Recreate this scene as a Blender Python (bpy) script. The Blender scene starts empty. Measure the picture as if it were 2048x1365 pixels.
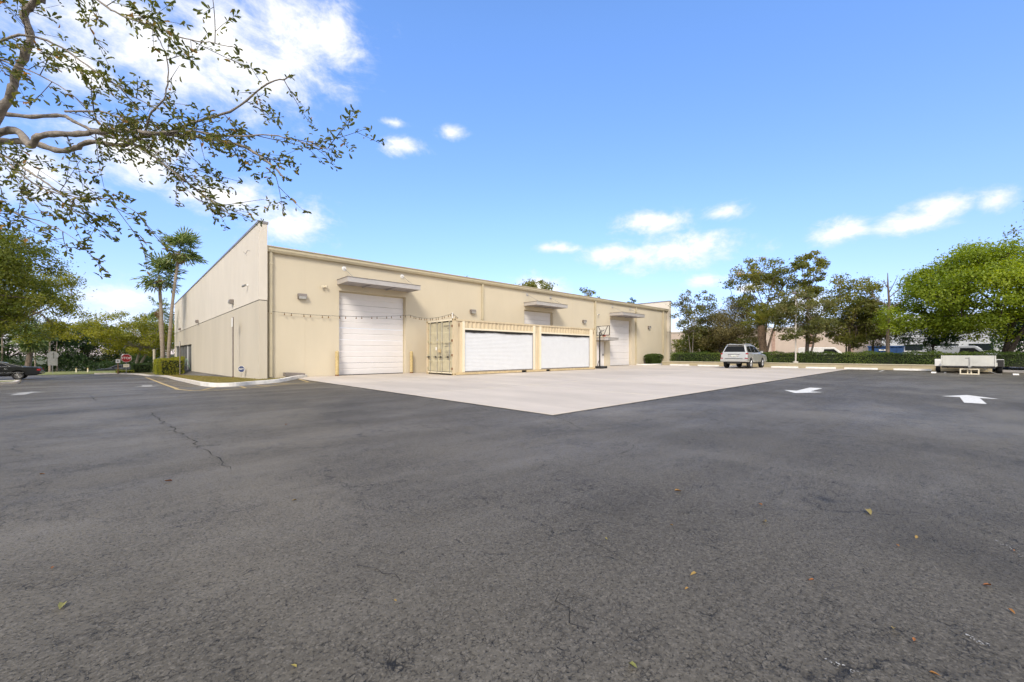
import bpy, math, random
import numpy as np
from mathutils import Vector, Matrix
scene = bpy.context.scene
C = scene.collection
R_ = math.radians

# ------------------------------------------------------------------ camera
EYE = 1.12
cam_d = bpy.data.cameras.new('camera')
cam = bpy.data.objects.new('camera', cam_d); C.objects.link(cam)
cam.location = (0, 0, EYE)
cam.rotation_euler = (R_(90), 0, R_(-43.34))
cam_d.sensor_width = 36; cam_d.lens = 14.45
cam_d.shift_y = 0.0125
cam_d.clip_start = 0.05; cam_d.clip_end = 3000
scene.camera = cam

# ------------------------------------------------------------------ light
SUN_AZ, SUN_EL = 222.0, 40.0          # direction towards the sun, degrees from +X
sdir = Vector((math.cos(R_(SUN_AZ))*math.cos(R_(SUN_EL)), math.sin(R_(SUN_AZ))*math.cos(R_(SUN_EL)), math.sin(R_(SUN_EL))))
sun_d = bpy.data.lights.new('sun', 'SUN'); sun_d.energy = 2.0; sun_d.angle = R_(18); sun_d.color = (1, .91, .77)
sun = bpy.data.objects.new('sun', sun_d); C.objects.link(sun)
sun.rotation_euler = (-sdir).to_track_quat('-Z', 'Y').to_euler(); sun.location = sdir*50

scene.view_settings.view_transform = 'Standard'; scene.view_settings.look = 'None'
scene.view_settings.exposure = 0.75; scene.view_settings.gamma = 1.0
scene.cycles.use_denoising = True
scene.cycles.use_adaptive_sampling = True; scene.cycles.adaptive_threshold = .03
scene.cycles.max_bounces = 6; scene.cycles.transparent_max_bounces = 8

# clouds: azimuth, elevation, half-width, half-height (degrees)
CLOUDS = [(74.5,35.3,6.5,5.9),(80.2,32.1,9.7,6.4),(88.0,30.6,10.2,5.8),(70.5,35.8,2.9,4.5),(88.4,20.3,6.6,3.6),(96.2,16.6,4.4,3.2),(82.5,17.9,5.5,3.1),(75.8,16.3,5.6,3.0),(91.2,5.9,3.4,2.2),(93.1,26.2,4.0,2.4),(61.6,26.2,3.2,1.2),(55.2,28.2,1.9,1.0),(63.0,28.5,1.9,0.6),(27.5,17.1,5.3,1.8),(25.3,13.3,9.1,2.7),(31.3,13.4,5.8,1.6),(40.3,14.4,3.1,0.8),(19.8,17.1,3.1,1.1),(43.1,9.6,4.2,1.8),(21.5,9.3,3.1,1.0),(11.6,5.9,3.7,1.7),(8.4,13.3,2.7,1.5),(2.2,13.1,3.0,1.4),(0.5,14.0,2.8,1.4),(-3.1,13.8,1.6,1.4),(16.6,8.0,2.1,0.8)]

def make_world():
    w = bpy.data.worlds.new('World'); scene.world = w; w.use_nodes = True
    nt = w.node_tree; N = nt.nodes; L = nt.links; N.clear()
    def n(t, **k):
        x = N.new(t)
        for a, b in k.items(): setattr(x, a, b)
        return x
    def math_(op, a, b=None, clamp=False):
        m = n('ShaderNodeMath', operation=op, use_clamp=clamp)
        for i, v in enumerate((a, b)):
            if v is None: continue
            if isinstance(v, (int, float)): m.inputs[i].default_value = v
            else: L.new(v, m.inputs[i])
        return m.outputs[0]
    out = n('ShaderNodeOutputWorld'); bg = n('ShaderNodeBackground')
    sky = n('ShaderNodeTexSky', sky_type='NISHITA', sun_disc=False)
    sky.sun_elevation = R_(SUN_EL); sky.sun_rotation = math.atan2(sdir.x, sdir.y)
    sky.air_density = 1.0; sky.dust_density = 0.4; sky.ozone_density = 1.6; sky.altitude = 0
    tc = n('ShaderNodeTexCoord')
    d = tc.outputs['Generated']
    best = None
    for az, el, a, b in CLOUDS:
        c = Vector((math.cos(R_(az))*math.cos(R_(el)), math.sin(R_(az))*math.cos(R_(el)), math.sin(R_(el))))
        e1 = c.cross(Vector((0, 0, 1))).normalized(); e2 = e1.cross(c)
        mpn = n('ShaderNodeMapping', vector_type='TEXTURE'); L.new(d, mpn.inputs['Vector'])
        mpn.inputs['Location'].default_value = c - e2*R_(b)*.15
        mpn.inputs['Rotation'].default_value = Matrix((e1, c, e2)).transposed().to_euler()
        mpn.inputs['Scale'].default_value = (R_(a), 1.0, R_(b))
        ln = n('ShaderNodeVectorMath', operation='LENGTH'); L.new(mpn.outputs[0], ln.inputs[0])
        q = ln.outputs['Value']
        best = q if best is None else math_('MINIMUM', best, q)
    best = math_('SUBTRACT', 1.0, best)
    best = math_('MAXIMUM', best, -1.0)
    mp = n('ShaderNodeMapping'); mp.inputs['Scale'].default_value = (1, 1, 1.7); L.new(d, mp.inputs['Vector'])
    nz = n('ShaderNodeTexNoise', noise_dimensions='3D'); nz.inputs['Scale'].default_value = 13; nz.inputs['Detail'].default_value = 8
    nz.inputs['Roughness'].default_value = 0.66; nz.inputs['Distortion'].default_value = 0.25; L.new(mp.outputs[0], nz.inputs['Vector'])
    nb = n('ShaderNodeTexNoise'); nb.inputs['Scale'].default_value = 3.0; nb.inputs['Detail'].default_value = 3; nb.inputs['Roughness'].default_value = .6
    L.new(mp.outputs[0], nb.inputs['Vector'])
    # added cloud out of view, denser than the visible sky, for whiter fill light
    fd = n('ShaderNodeVectorMath', operation='DOT_PRODUCT'); L.new(d, fd.inputs[0]); fd.inputs[1].default_value = (0.686, 0.727, 0)
    away = n('ShaderNodeMapRange', interpolation_type='SMOOTHSTEP'); L.new(fd.outputs['Value'], away.inputs[0])
    away.inputs[1].default_value = 0.52; away.inputs[2].default_value = 0.30; away.inputs[3].default_value = 0; away.inputs[4].default_value = 1
    gen = math_('MULTIPLY', math_('SUBTRACT', nb.outputs['Fac'], 0.26), 4.0)
    gen = math_('SUBTRACT', gen, math_('MULTIPLY', math_('SUBTRACT', 1.0, away.outputs[0]), 6.0))
    tot = math_('MAXIMUM', best, math_('MINIMUM', gen, 1.0))
    fz = math_('MULTIPLY', math_('SUBTRACT', nz.outputs['Fac'], 0.5), 3.0)
    dens = math_('ADD', math_('MULTIPLY', tot, 1.15), fz)
    mr = n('ShaderNodeMapRange', interpolation_type='SMOOTHSTEP'); L.new(dens, mr.inputs[0])
    mr.inputs[1].default_value = -0.25; mr.inputs[2].default_value = 1.25
    # sky colour: clear saturated blue overhead, pale towards the horizon
    sep = n('ShaderNodeSeparateXYZ'); L.new(d, sep.inputs[0])
    cr = n('ShaderNodeValToRGB'); el_ = cr.color_ramp.elements
    el_[0].position = 0.0; el_[0].color = (.116, .107, .144, 1)
    el_[1].position = .62; el_[1].color = (.162, .204, .262, 1)
    e_ = el_.new(.12); e_.color = (.122, .126, .176, 1)
    e_ = el_.new(.30); e_.color = (.142, .161, .216, 1)
    L.new(sep.outputs['Z'], cr.inputs[0])
    tint = n('ShaderNodeMix', data_type='RGBA', blend_type='MULTIPLY'); tint.inputs['Factor'].default_value = 1
    L.new(sky.outputs[0], tint.inputs['A']); L.new(cr.outputs[0], tint.inputs['B'])
    sc_ = n('ShaderNodeVectorMath', operation='SCALE'); L.new(tint.outputs['Result'], sc_.inputs[0]); sc_.inputs['Scale'].default_value = 0.82
    ccol = n('ShaderNodeMix', data_type='RGBA'); ccol.inputs['A'].default_value = (.56, .58, .63, 1); ccol.inputs['B'].default_value = (.76, .75, .735, 1)
    L.new(math_('MULTIPLY', dens, 0.8, True), ccol.inputs['Factor'])
    mix = n('ShaderNodeMix', data_type='RGBA'); L.new(mr.outputs[0], mix.inputs['Factor'])
    L.new(sc_.outputs[0], mix.inputs['A']); L.new(ccol.outputs['Result'], mix.inputs['B'])
    L.new(mix.outputs['Result'], bg.inputs['Color']); bg.inputs['Strength'].default_value = 1.0
    L.new(bg.outputs[0], out.inputs[0])
make_world()

# ------------------------------------------------------------------ helpers
def setp(o, label=None, cat=None, group=None, kind=None):
    if label: o['label'] = label
    if cat: o['category'] = cat
    if group: o['group'] = group
    if kind: o['kind'] = kind
    return o

def thing(name, label, cat, loc=(0, 0, 0), rz=0.0, group=None):
    o = bpy.data.objects.new(name, None); C.objects.link(o)
    o.empty_display_size = .2
    o.location = loc; o.rotation_euler = (0, 0, rz)
    return setp(o, label, cat, group)

def link(name, me, parent=None, loc=(0, 0, 0), rot=(0, 0, 0)):
    o = bpy.data.objects.new(name, me); C.objects.link(o)
    o.parent = parent; o.location = loc; o.rotation_euler = rot
    return o

class MB:
    def __init__(s): s.v = []; s.f = []
    def add(s, vs, fs):
        b = len(s.v); s.v += [tuple(p) for p in vs]; s.f += [tuple(i+b for i in f) for f in fs]; return s
    def box(s, x0, x1, y0, y1, z0, z1):
        x0, x1 = min(x0, x1), max(x0, x1); y0, y1 = min(y0, y1), max(y0, y1); z0, z1 = min(z0, z1), max(z0, z1)
        return s.add([(x0,y0,z0),(x1,y0,z0),(x1,y1,z0),(x0,y1,z0),(x0,y0,z1),(x1,y0,z1),(x1,y1,z1),(x0,y1,z1)],
                     [(0,3,2,1),(4,5,6,7),(0,1,5,4),(1,2,6,5),(2,3,7,6),(3,0,4,7)])
    def prism(s, poly, axis, a, b):
        n = len(poly)
        def P(p, t):
            return {'x': (t, p[0], p[1]), 'y': (p[0], t, p[1]), 'z': (p[0], p[1], t)}[axis]
        vs = [P(p, a) for p in poly] + [P(p, b) for p in poly]
        fs = [tuple(range(n))[::-1], tuple(range(n, 2*n))] + [(i, (i+1) % n, n+(i+1) % n, n+i) for i in range(n)]
        return s.add(vs, fs)
    def tube(s, pts, rad, n=8, cap=True):
        pts = [Vector(p) for p in pts]; m = len(pts)
        if not isinstance(rad, (list, tuple)): rad = [rad]*m
        vs = []; up = None
        for i, p in enumerate(pts):
            t = (pts[min(i+1, m-1)]-pts[max(i-1, 0)])
            t = t.normalized() if t.length > 1e-9 else Vector((0, 0, 1))
            if up is None:
                up = Vector((0, 0, 1)) if abs(t.z) < .9 else Vector((1, 0, 0))
            a = (up - t*up.dot(t))
            a = a.normalized() if a.length > 1e-6 else t.orthogonal().normalized()
            up = a; b = t.cross(a)
            for k in range(n):
                an = 2*math.pi*k/n
                vs.append(p + (a*math.cos(an)+b*math.sin(an))*rad[i])
        fs = [(i*n+k, i*n+(k+1) % n, (i+1)*n+(k+1) % n, (i+1)*n+k) for i in range(m-1) for k in range(n)]
        if cap: fs += [tuple(range(n))[::-1], tuple(range((m-1)*n, m*n))]
        return s.add(vs, fs)
    def cyl(s, x, y, z0, z1, r, n=12): return s.tube([(x, y, z0), (x, y, z1)], r, n)
    def lathe(s, prof, axis='y', c=(0, 0, 0), n=24):
        # prof: list of (radius, offset along axis)
        m = len(prof); vs = []
        for r, h in prof:
            for k in range(n):
                a = 2*math.pi*k/n; u, v = r*math.cos(a), r*math.sin(a)
                q = {'y': (u, h, v), 'x': (h, u, v), 'z': (u, v, h)}[axis]
                vs.append((q[0]+c[0], q[1]+c[1], q[2]+c[2]))
        fs = [(i*n+k, i*n+(k+1) % n, (i+1)*n+(k+1) % n, (i+1)*n+k) for i in range(m-1) for k in range(n)]
        return s.add(vs, fs)
    def mesh(s, name, m=None, smooth=False, off=None):
        me = bpy.data.meshes.new(name)
        v = s.v if off is None else [(a-off[0], b-off[1], c-off[2]) for a, b, c in s.v]
        me.from_pydata(v, [], s.f); me.update()
        if m: me.materials.append(m)
        if smooth: me.polygons.foreach_set('use_smooth', [True]*len(me.polygons))
        return me
    def build(s, name, m, parent=None, smooth=False, bevel=0, seg=2, world=True):
        off = tuple(parent.location) if (parent is not None and world) else None
        if parent is not None and world and parent.parent is not None:
            off = tuple(Vector(off)+parent.parent.location)
        o = link(name, s.mesh(name, m, smooth, off), parent)
        if bevel:
            bv = o.modifiers.new('bevel', 'BEVEL'); bv.width = bevel; bv.segments = seg; bv.limit_method = 'ANGLE'; bv.angle_limit = R_(35)
        return o

def leaf_mesh(name, cen, nrm, tan, size, val, m, shape='diamond', aspect=.55):
    """many leaf faces at cen with frame (nrm, tan), size array, per-leaf value 0..1"""
    n = len(cen)
    nrm = nrm/np.linalg.norm(nrm, axis=1, keepdims=True)
    tan = tan - nrm*np.sum(nrm*tan, axis=1, keepdims=True); tan /= np.linalg.norm(tan, axis=1, keepdims=True)+1e-9
    bit = np.cross(nrm, tan)
    if shape == 'diamond':
        uv = np.array([(-.5, 0), (.05, -.5), (.5, 0), (.05, .5)]); lift = np.zeros(4); polys = [(0, 1, 2, 3)]
    else:
        uv = np.array([(-.5, 0), (-.1, -.42), (.3, -.46), (.5, 0), (.3, .46), (-.1, .42)])
        lift = np.array([0, .12, .14, -.06, .14, .12]); polys = [(0, 1, 2, 3), (0, 3, 4, 5)]
    k = len(uv)
    S = size.reshape(n, 1, 1)
    co = cen[:, None, :] + tan[:, None, :]*(uv[None, :, 0:1]*S) + bit[:, None, :]*(uv[None, :, 1:2]*S*aspect) + nrm[:, None, :]*(lift[None, :, None]*S)
    co = co.reshape(-1, 3).astype(np.float32)
    me = bpy.data.meshes.new(name)
    me.vertices.add(n*k); me.vertices.foreach_set('co', co.ravel())
    pl = np.array(polys); nf = len(polys); c = pl.shape[1]
    idx = (np.arange(n)[:, None, None]*k + pl[None]).reshape(-1)
    me.loops.add(len(idx)); me.loops.foreach_set('vertex_index', idx.astype(np.int32))
    me.polygons.add(n*nf); me.polygons.foreach_set('loop_start', (np.arange(n*nf)*c).astype(np.int32))
    me.polygons.foreach_set('loop_total', np.full(n*nf, c, np.int32))
    me.update(calc_edges=True)
    at = me.attributes.new('tone', 'FLOAT', 'POINT'); at.data.foreach_set('value', np.repeat(val, k).astype(np.float32))
    me.materials.append(m)
    return me

def text_mesh(txt, size, m, extr=.002):
    cu = bpy.data.curves.new('lettering', 'FONT'); cu.body = txt; cu.size = size; cu.align_x = 'CENTER'; cu.align_y = 'CENTER'
    cu.extrude = extr; cu.offset = size*.012
    o = bpy.data.objects.new('lettering', cu); C.objects.link(o)
    me = bpy.data.meshes.new_from_object(o.evaluated_get(bpy.context.evaluated_depsgraph_get()))
    bpy.data.objects.remove(o); me.materials.clear(); me.materials.append(m)
    return me

# ------------------------------------------------------------------ materials
def nodes(name):
    m = bpy.data.materials.new(name); m.use_nodes = True
    nt = m.node_tree; return m, nt, nt.nodes, nt.links, nt.nodes['Principled BSDF']

def mat(name, col, rough=.7, metal=0.0, var=.12, scale=3.0, bump=.0, bscale=40, spec=.4, stretch=None, col2=None, alpha=None, coat=0):
    m, nt, N, L, b = nodes(name)
    b.inputs['Roughness'].default_value = rough; b.inputs['Metallic'].default_value = metal
    b.inputs['Specular IOR Level'].default_value = spec; b.inputs['Coat Weight'].default_value = coat
    tc = N.new('ShaderNodeTexCoord'); src = tc.outputs['Object']
    if stretch:
        mp = N.new('ShaderNodeMapping'); mp.inputs['Scale'].default_value = stretch; L.new(src, mp.inputs[0]); src = mp.outputs[0]
    nz = N.new('ShaderNodeTexNoise'); nz.inputs['Scale'].default_value = scale; nz.inputs['Detail'].default_value = 5; nz.inputs['Roughness'].default_value = .65
    L.new(src, nz.inputs['Vector'])
    mx = N.new('ShaderNodeMix'); mx.data_type = 'RGBA'
    c2 = col2 or tuple(c*(1-2*var) for c in col)
    c1 = col if col2 else tuple(min(1, c*(1+var)) for c in col)
    mx.inputs['A'].default_value = (*c2, 1); mx.inputs['B'].default_value = (*c1, 1)
    rp = N.new('ShaderNodeMapRange'); rp.inputs[1].default_value = .3; rp.inputs[2].default_value = .7
    L.new(nz.outputs['Fac'], rp.inputs[0]); L.new(rp.outputs[0], mx.inputs['Factor'])
    L.new(mx.outputs['Result'], b.inputs['Base Color'])
    if bump:
        n2 = N.new('ShaderNodeTexNoise'); n2.inputs['Scale'].default_value = bscale; n2.inputs['Detail'].default_value = 5
        L.new(tc.outputs['Object'], n2.inputs['Vector'])
        bp = N.new('ShaderNodeBump'); bp.inputs['Strength'].default_value = bump; bp.inputs['Distance'].default_value = .02
        L.new(n2.outputs['Fac'], bp.inputs['Height']); L.new(bp.outputs[0], b.inputs['Normal'])
    return m

def leaf_mat(name, cols, rough=.5, trans=.48):
    """cols: list of (pos, rgb) over the per-leaf tone attribute"""
    m, nt, N, L, b = nodes(name)
    at = N.new('ShaderNodeAttribute'); at.attribute_name = 'tone'
    cr = N.new('ShaderNodeValToRGB'); e = cr.color_ramp.elements
    while len(e) > 1: e.remove(e[-1])
    e[0].position = cols[0][0]; e[0].color = (*cols[0][1], 1)
    for p, c in cols[1:]:
        x = e.new(p); x.color = (*c, 1)
    L.new(at.outputs['Fac'], cr.inputs[0]); L.new(cr.outputs[0], b.inputs['Base Color'])
    b.inputs['Roughness'].default_value = rough; b.inputs['Specular IOR Level'].default_value = .35
    tr = N.new('ShaderNodeBsdfTranslucent')
    hs = N.new('ShaderNodeHueSaturation'); hs.inputs['Hue'].default_value = .485; hs.inputs['Saturation'].default_value = 1.15; hs.inputs['Value'].default_value = 1.5
    L.new(cr.outputs[0], hs.inputs['Color']); L.new(hs.outputs[0], tr.inputs['Color'])
    ms = N.new('ShaderNodeMixShader'); ms.inputs[0].default_value = trans
    L.new(b.outputs[0], ms.inputs[1]); L.new(tr.outputs[0], ms.inputs[2])
    L.new(ms.outputs[0], N['Material Output'].inputs[0])
    return m

def asphalt_mat():
    m, nt, N, L, b = nodes('sealed asphalt')
    tc = N.new('ShaderNodeTexCoord'); P = tc.outputs['Object']
    def noise(s, d=6, r=.6, src=P, dist=0):
        x = N.new('ShaderNodeTexNoise'); x.inputs['Scale'].default_value = s; x.inputs['Detail'].default_value = d; x.inputs['Roughness'].default_value = r; x.inputs['Distortion'].default_value = dist
        L.new(src, x.inputs['Vector']); return x.outputs['Fac']
    def mr(src, a, b_, c=0., d=1., smooth=True):
        x = N.new('ShaderNodeMapRange'); x.interpolation_type = 'SMOOTHSTEP' if smooth else 'LINEAR'
        L.new(src, x.inputs[0])
        for i, v in enumerate((a, b_, c, d)): x.inputs[i+1].default_value = v
        return x.outputs[0]
    def mth(op, a, b_):
        x = N.new('ShaderNodeMath'); x.operation = op
        for i, v in enumerate((a, b_)):
            if isinstance(v, (int, float)): x.inputs[i].default_value = v
            else: L.new(v, x.inputs[i])
        return x.outputs[0]
    def mixc(f, a, b_):
        x = N.new('ShaderNodeMix'); x.data_type = 'RGBA'
        if isinstance(f, float): x.inputs['Factor'].default_value = f
        else: L.new(f, x.inputs['Factor'])
        for nm, v in (('A', a), ('B', b_)):
            if isinstance(v, tuple): x.inputs[nm].default_value = (*v, 1)
            else: L.new(v, x.inputs[nm])
        return x.outputs['Result']
    big = noise(.16, 5, .55, dist=.6); mid = noise(.8, 6, .6); fine = noise(30, 4, .7)
    mp = N.new('ShaderNodeMapping'); mp.inputs['Rotation'].default_value = (0, 0, R_(35)); mp.inputs['Scale'].default_value = (.25, 1.3, 1); L.new(P, mp.inputs[0])
    streak = noise(1.0, 6, .6, mp.outputs[0])
    # warped cell edges -> fine surface cracking
    wn = N.new('ShaderNodeTexNoise'); wn.inputs['Scale'].default_value = 14; wn.inputs['Detail'].default_value = 4; L.new(P, wn.inputs['Vector'])
    wv = N.new('ShaderNodeVectorMath'); wv.operation = 'MULTIPLY_ADD'; L.new(wn.outputs['Color'], wv.inputs[0]); wv.inputs[1].default_value = (.09, .09, .09); L.new(P, wv.inputs[2])
    vo = N.new('ShaderNodeTexVoronoi'); vo.feature = 'DISTANCE_TO_EDGE'; vo.inputs['Scale'].default_value = 30; L.new(wv.outputs[0], vo.inputs['Vector'])
    vo2 = N.new('ShaderNodeTexVoronoi'); vo2.feature = 'DISTANCE_TO_EDGE'; vo2.inputs['Scale'].default_value = 5.5; L.new(wv.outputs[0], vo2.inputs['Vector'])
    e1 = mr(vo.outputs['Distance'], .0, .11, 1, 0); e2 = mr(vo2.outputs['Distance'], .0, .03, 1, 0)
    area = mr(mid, .42, .6); brk = mr(noise(9, 4, .7), .42, .62)
    cr1 = mth('MULTIPLY', mth('MULTIPLY', e1, brk), mth('ADD', mth('MULTIPLY', area, .7), .3))
    cr2 = mth('MULTIPLY', e2, mth('MULTIPLY', mr(noise(2.3, 4, .6), .5, .66), brk))
    pits = mr(noise(62, 4, .75), .53, .64)
    w2 = N.new('ShaderNodeTexNoise'); w2.inputs['Scale'].default_value = 1.6; w2.inputs['Detail'].default_value = 6; w2.inputs['Roughness'].default_value = .7; L.new(P, w2.inputs['Vector'])
    wv2 = N.new('ShaderNodeVectorMath'); wv2.operation = 'MULTIPLY_ADD'; L.new(w2.outputs['Color'], wv2.inputs[0]); wv2.inputs[1].default_value = (.9, .9, .0); L.new(P, wv2.inputs[2])
    vo3 = N.new('ShaderNodeTexVoronoi'); vo3.feature = 'DISTANCE_TO_EDGE'; vo3.inputs['Scale'].default_value = .42; L.new(wv2.outputs[0], vo3.inputs['Vector'])
    cr3 = mth('MULTIPLY', mr(vo3.outputs['Distance'], .0, .006, 1, 0), mr(noise(.9, 5, .7), .47, .6))
    cr2 = mth('ADD', cr2, mth('MULTIPLY', cr3, .8))
    crack = mth('MINIMUM', mth('ADD', mth('ADD', mth('MULTIPLY', cr1, .8), cr2), mth('MULTIPLY', pits, .75)), 1.0)
    base = mixc(mr(big, .35, .65), (.074, .065, .050), (.160, .141, .110))
    base = mixc(mth('MULTIPLY', mr(mid, .35, .7), .5), base, (.042, .037, .030))
    base = mixc(mth('MULTIPLY', mr(streak, .45, .75), .4), base, (.165, .148, .120))
    base = mixc(mth('MULTIPLY', mr(fine, .35, .7), .35), base, (.19, .17, .14))
    stone = N.new('ShaderNodeTexVoronoi'); stone.inputs['Scale'].default_value = 125; L.new(P, stone.inputs['Vector'])
    sp = N.new('ShaderNodeSeparateColor'); L.new(stone.outputs['Color'], sp.inputs[0])
    base = mixc(mth('MULTIPLY', mr(sp.outputs[0], .70, 1.0), .30), base, (.25, .225, .19))
    # darker blotches of newer sealer and one round oil spot
    blot = mr(noise(.45, 6, .65, dist=.8), .52, .66)
    base = mixc(mth('MULTIPLY', blot, .38), base, (.047, .041, .032))
    dv = N.new('ShaderNodeVectorMath'); dv.operation = 'DISTANCE'; L.new(P, dv.inputs[0]); dv.inputs[1].default_value = (3.92, .64, 0)
    base = mixc(mth('MULTIPLY', mr(dv.outputs['Value'], .02, .10, 1, 0), .6), base, (.022, .022, .022))
    base = mixc(mth('MULTIPLY', crack, .95), base, (.010, .0095, .009))
    L.new(base, b.inputs['Base Color'])
    L.new(mr(mth('ADD', mth('MULTIPLY', big, .6), mth('MULTIPLY', streak, .4)), .35, .65, .66, .48), b.inputs['Roughness'])
    b.inputs['Specular IOR Level'].default_value = .24
    hgt = mth('SUBTRACT', mth('ADD', mth('MULTIPLY', fine, .35), mth('MULTIPLY', noise(110, 2, .6), .25)), crack)
    bp = N.new('ShaderNodeBump'); bp.inputs['Strength'].default_value = .5; bp.inputs['Distance'].default_value = .006
    L.new(hgt, bp.inputs['Height']); L.new(bp.outputs[0], b.inputs['Normal'])
    return m

def glass_mat(name, col, rough=.05):
    m, nt, N, L, b = nodes(name)
    b.inputs['Base Color'].default_value = (*col, 1); b.inputs['Roughness'].default_value = rough; b.inputs['Specular IOR Level'].default_value = .14
    nz = N.new('ShaderNodeTexNoise'); nz.inputs['Scale'].default_value = 2.0
    bp = N.new('ShaderNodeBump'); bp.inputs['Strength'].default_value = .03; L.new(nz.outputs['Fac'], bp.inputs['Height']); L.new(bp.outputs[0], b.inputs['Normal'])
    return m

M = {}
M['asphalt'] = asphalt_mat()
M['concrete'] = mat('pale concrete', (.505, .445, .385), .8, var=.085, scale=.55, bump=.15, bscale=60, stretch=(1, .35, 1))
def vary(m, amt):
    N, L = m.node_tree.nodes, m.node_tree.links; b = N['Principled BSDF']; src = b.inputs['Base Color'].links[0].from_socket
    oi = N.new('ShaderNodeObjectInfo'); r = N.new('ShaderNodeMapRange'); r.inputs[3].default_value = 1-amt; r.inputs[4].default_value = 1+amt
    L.new(oi.outputs['Random'], r.inputs[0]); v = N.new('ShaderNodeVectorMath'); v.operation = 'SCALE'; L.new(src, v.inputs[0]); L.new(r.outputs[0], v.inputs['Scale']); L.new(v.outputs[0], b.inputs['Base Color'])
vary(M['concrete'], .06)
M['joint'] = mat('joint filler', (.11, .10, .085), .9)
M['stucco'] = mat('beige stucco', (.60, .525, .395), .88, var=.022, scale=.7, bump=.12, bscale=70, stretch=(1, 1, .45))
M['stucco_dark'] = mat('tan stucco band', (.56, .50, .405), .88, var=.035, scale=.7, bump=.12, bscale=70, stretch=(1, 1, .2))
M['stucco_pale'] = mat('pale pink stucco', (.675, .615, .53), .88, var=.03, scale=.8, bump=.12, bscale=70, stretch=(1, 1, .35))
M['trim'] = mat('beige painted metal', (.52, .45, .31), .5, var=.04)
M['door'] = mat('white door panel', (.72, .69, .68), .45, var=.02, scale=2)
M['white'] = mat('white paint', (.80, .78, .75), .6, var=.06, scale=5)
M['coping'] = mat('grey metal coping', (.30, .29, .29), .45, .6)
M['canopy'] = mat('grey canopy metal', (.50, .47, .45), .45, .3, var=.04)
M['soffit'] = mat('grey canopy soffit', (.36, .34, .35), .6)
M['steel'] = mat('galvanised steel', (.45, .44, .42), .4, .7)
M['darkmetal'] = mat('dark metal', (.045, .042, .040), .45, .4)
M['rubber'] = mat('black rubber', (.018, .018, .018), .75)
M['bollard'] = mat('worn yellow paint', (.56, .43, .20), .6, var=.15, scale=9)
M['lens'] = mat('frosted lamp lens', (.62, .62, .60), .25)
M['fixture'] = mat('bronze grey fixture', (.24, .21, .19), .5, .3)
M['cont'] = mat('tan container paint', (.60, .49, .325), .55, var=.05, scale=2.2, bump=.05, stretch=(1, 1, .3))
M['cont_end'] = mat('faded tan container door paint', (.50, .445, .30), .6, var=.09, scale=3)
M['cont_rail'] = mat('rust stained tan rail', (.58, .45, .26), .6, var=.1, scale=5)
M['cont_trim'] = mat('cream trim paint', (.76, .68, .52), .5, var=.03)
M['shutter'] = mat('white roller shutter', (.66, .67, .685), .45, var=.02)
M['seal'] = mat('black shutter seal', (.020, .018, .016), .7)
M['rust'] = mat('rusty steel', (.20, .085, .035), .85, var=.3, scale=20)
M['ink'] = mat('faded stencil ink', (.22, .20, .17), .8)
M['kerbwhite'] = mat('white painted kerb', (.78, .75, .70), .8, var=.12, scale=2.5, bump=.2)
M['kerb'] = mat('grey concrete kerb', (.62, .57, .51), .85, var=.1, scale=3, bump=.2)
M['tanwall'] = mat('tan retaining wall', (.50, .42, .27), .85, var=.07, scale=1.5)
M['tancap'] = mat('pale wall cap', (.56, .50, .36), .85, var=.06)
M['line_w'] = mat('white road paint', (.74, .73, .70), .7, var=.1, scale=14, col2=(.52, .51, .49))
M['line_worn'] = mat('worn white road paint', (.44, .43, .41), .8, scale=10, col2=(.20, .195, .19))
M['line_y'] = mat('worn yellow road paint', (.50, .36, .15), .75, scale=8, col2=(.33, .26, .14))
M['crack'] = mat('crack filler', (.014, .013, .013), .9)
M['soil'] = mat('ground', (.10, .105, .045), .95, var=.3, scale=.6)
M['verge'] = mat('verge turf', (.20, .215, .07), .95, var=.25, scale=2)
M['road'] = mat('far road', (.10, .10, .10), .85)
M['turf'] = mat('dry turf', (.21, .17, .08), .95, var=.3, scale=3, col2=(.13, .125, .045))
M['mulch'] = mat('mulch bed', (.10, .065, .035), .95, var=.3, scale=6)
M['bark'] = mat('grey brown bark', (.17, .13, .10), .9, var=.3, scale=7, bump=.6, bscale=30, stretch=(1, 1, .3))
M['bark_pale'] = mat('pale bark', (.30, .26, .22), .9, var=.25, scale=9, bump=.7, bscale=45)
M['bark_dark'] = mat('dark bark', (.075, .058, .045), .9, var=.3, scale=7, bump=.5)
M['palmbark'] = mat('palm trunk', (.33, .27, .21), .9, var=.2, scale=4, bump=.6, bscale=14, stretch=(.4, .4, 5))
M['boot'] = mat('brown palm boots', (.20, .135, .085), .95, var=.35, scale=9, bump=.9, bscale=18)
M['hedgecore'] = mat('dark hedge core', (.022, .030, .012), .95)
M['glass'] = glass_mat('dark window glass', (.020, .026, .028))
M['autoglass'] = glass_mat('tinted car glass', (.012, .013, .014))
M['redlens'] = mat('red tail lamp', (.32, .015, .018), .25, var=.05)
M['silver'] = mat('silver car paint', (.50, .50, .485), .32, .45, var=.02, coat=.6)
M['black'] = mat('black car paint', (.007, .0075, .008), .28, var=.05, coat=.35, spec=.35)
M['chrome'] = mat('chrome trim', (.72, .72, .72), .18, .9, var=.02)
M['plate'] = mat('licence plate', (.62, .64, .58), .5)
M['plastic'] = mat('black plastic', (.03, .03, .03), .6)
M['red'] = mat('stop sign red', (.34, .018, .022), .5, var=.05)
M['orange'] = mat('orange red rim', (.62, .10, .045), .5)
M['blue'] = mat('yard sign blue', (.03, .05, .14), .5)
M['bluebin'] = mat('blue dumpster paint', (.03, .085, .23), .6, var=.15)
M['pinkwall'] = mat('far pink beige wall', (.62, .50, .40), .9, var=.04, scale=1)
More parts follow.
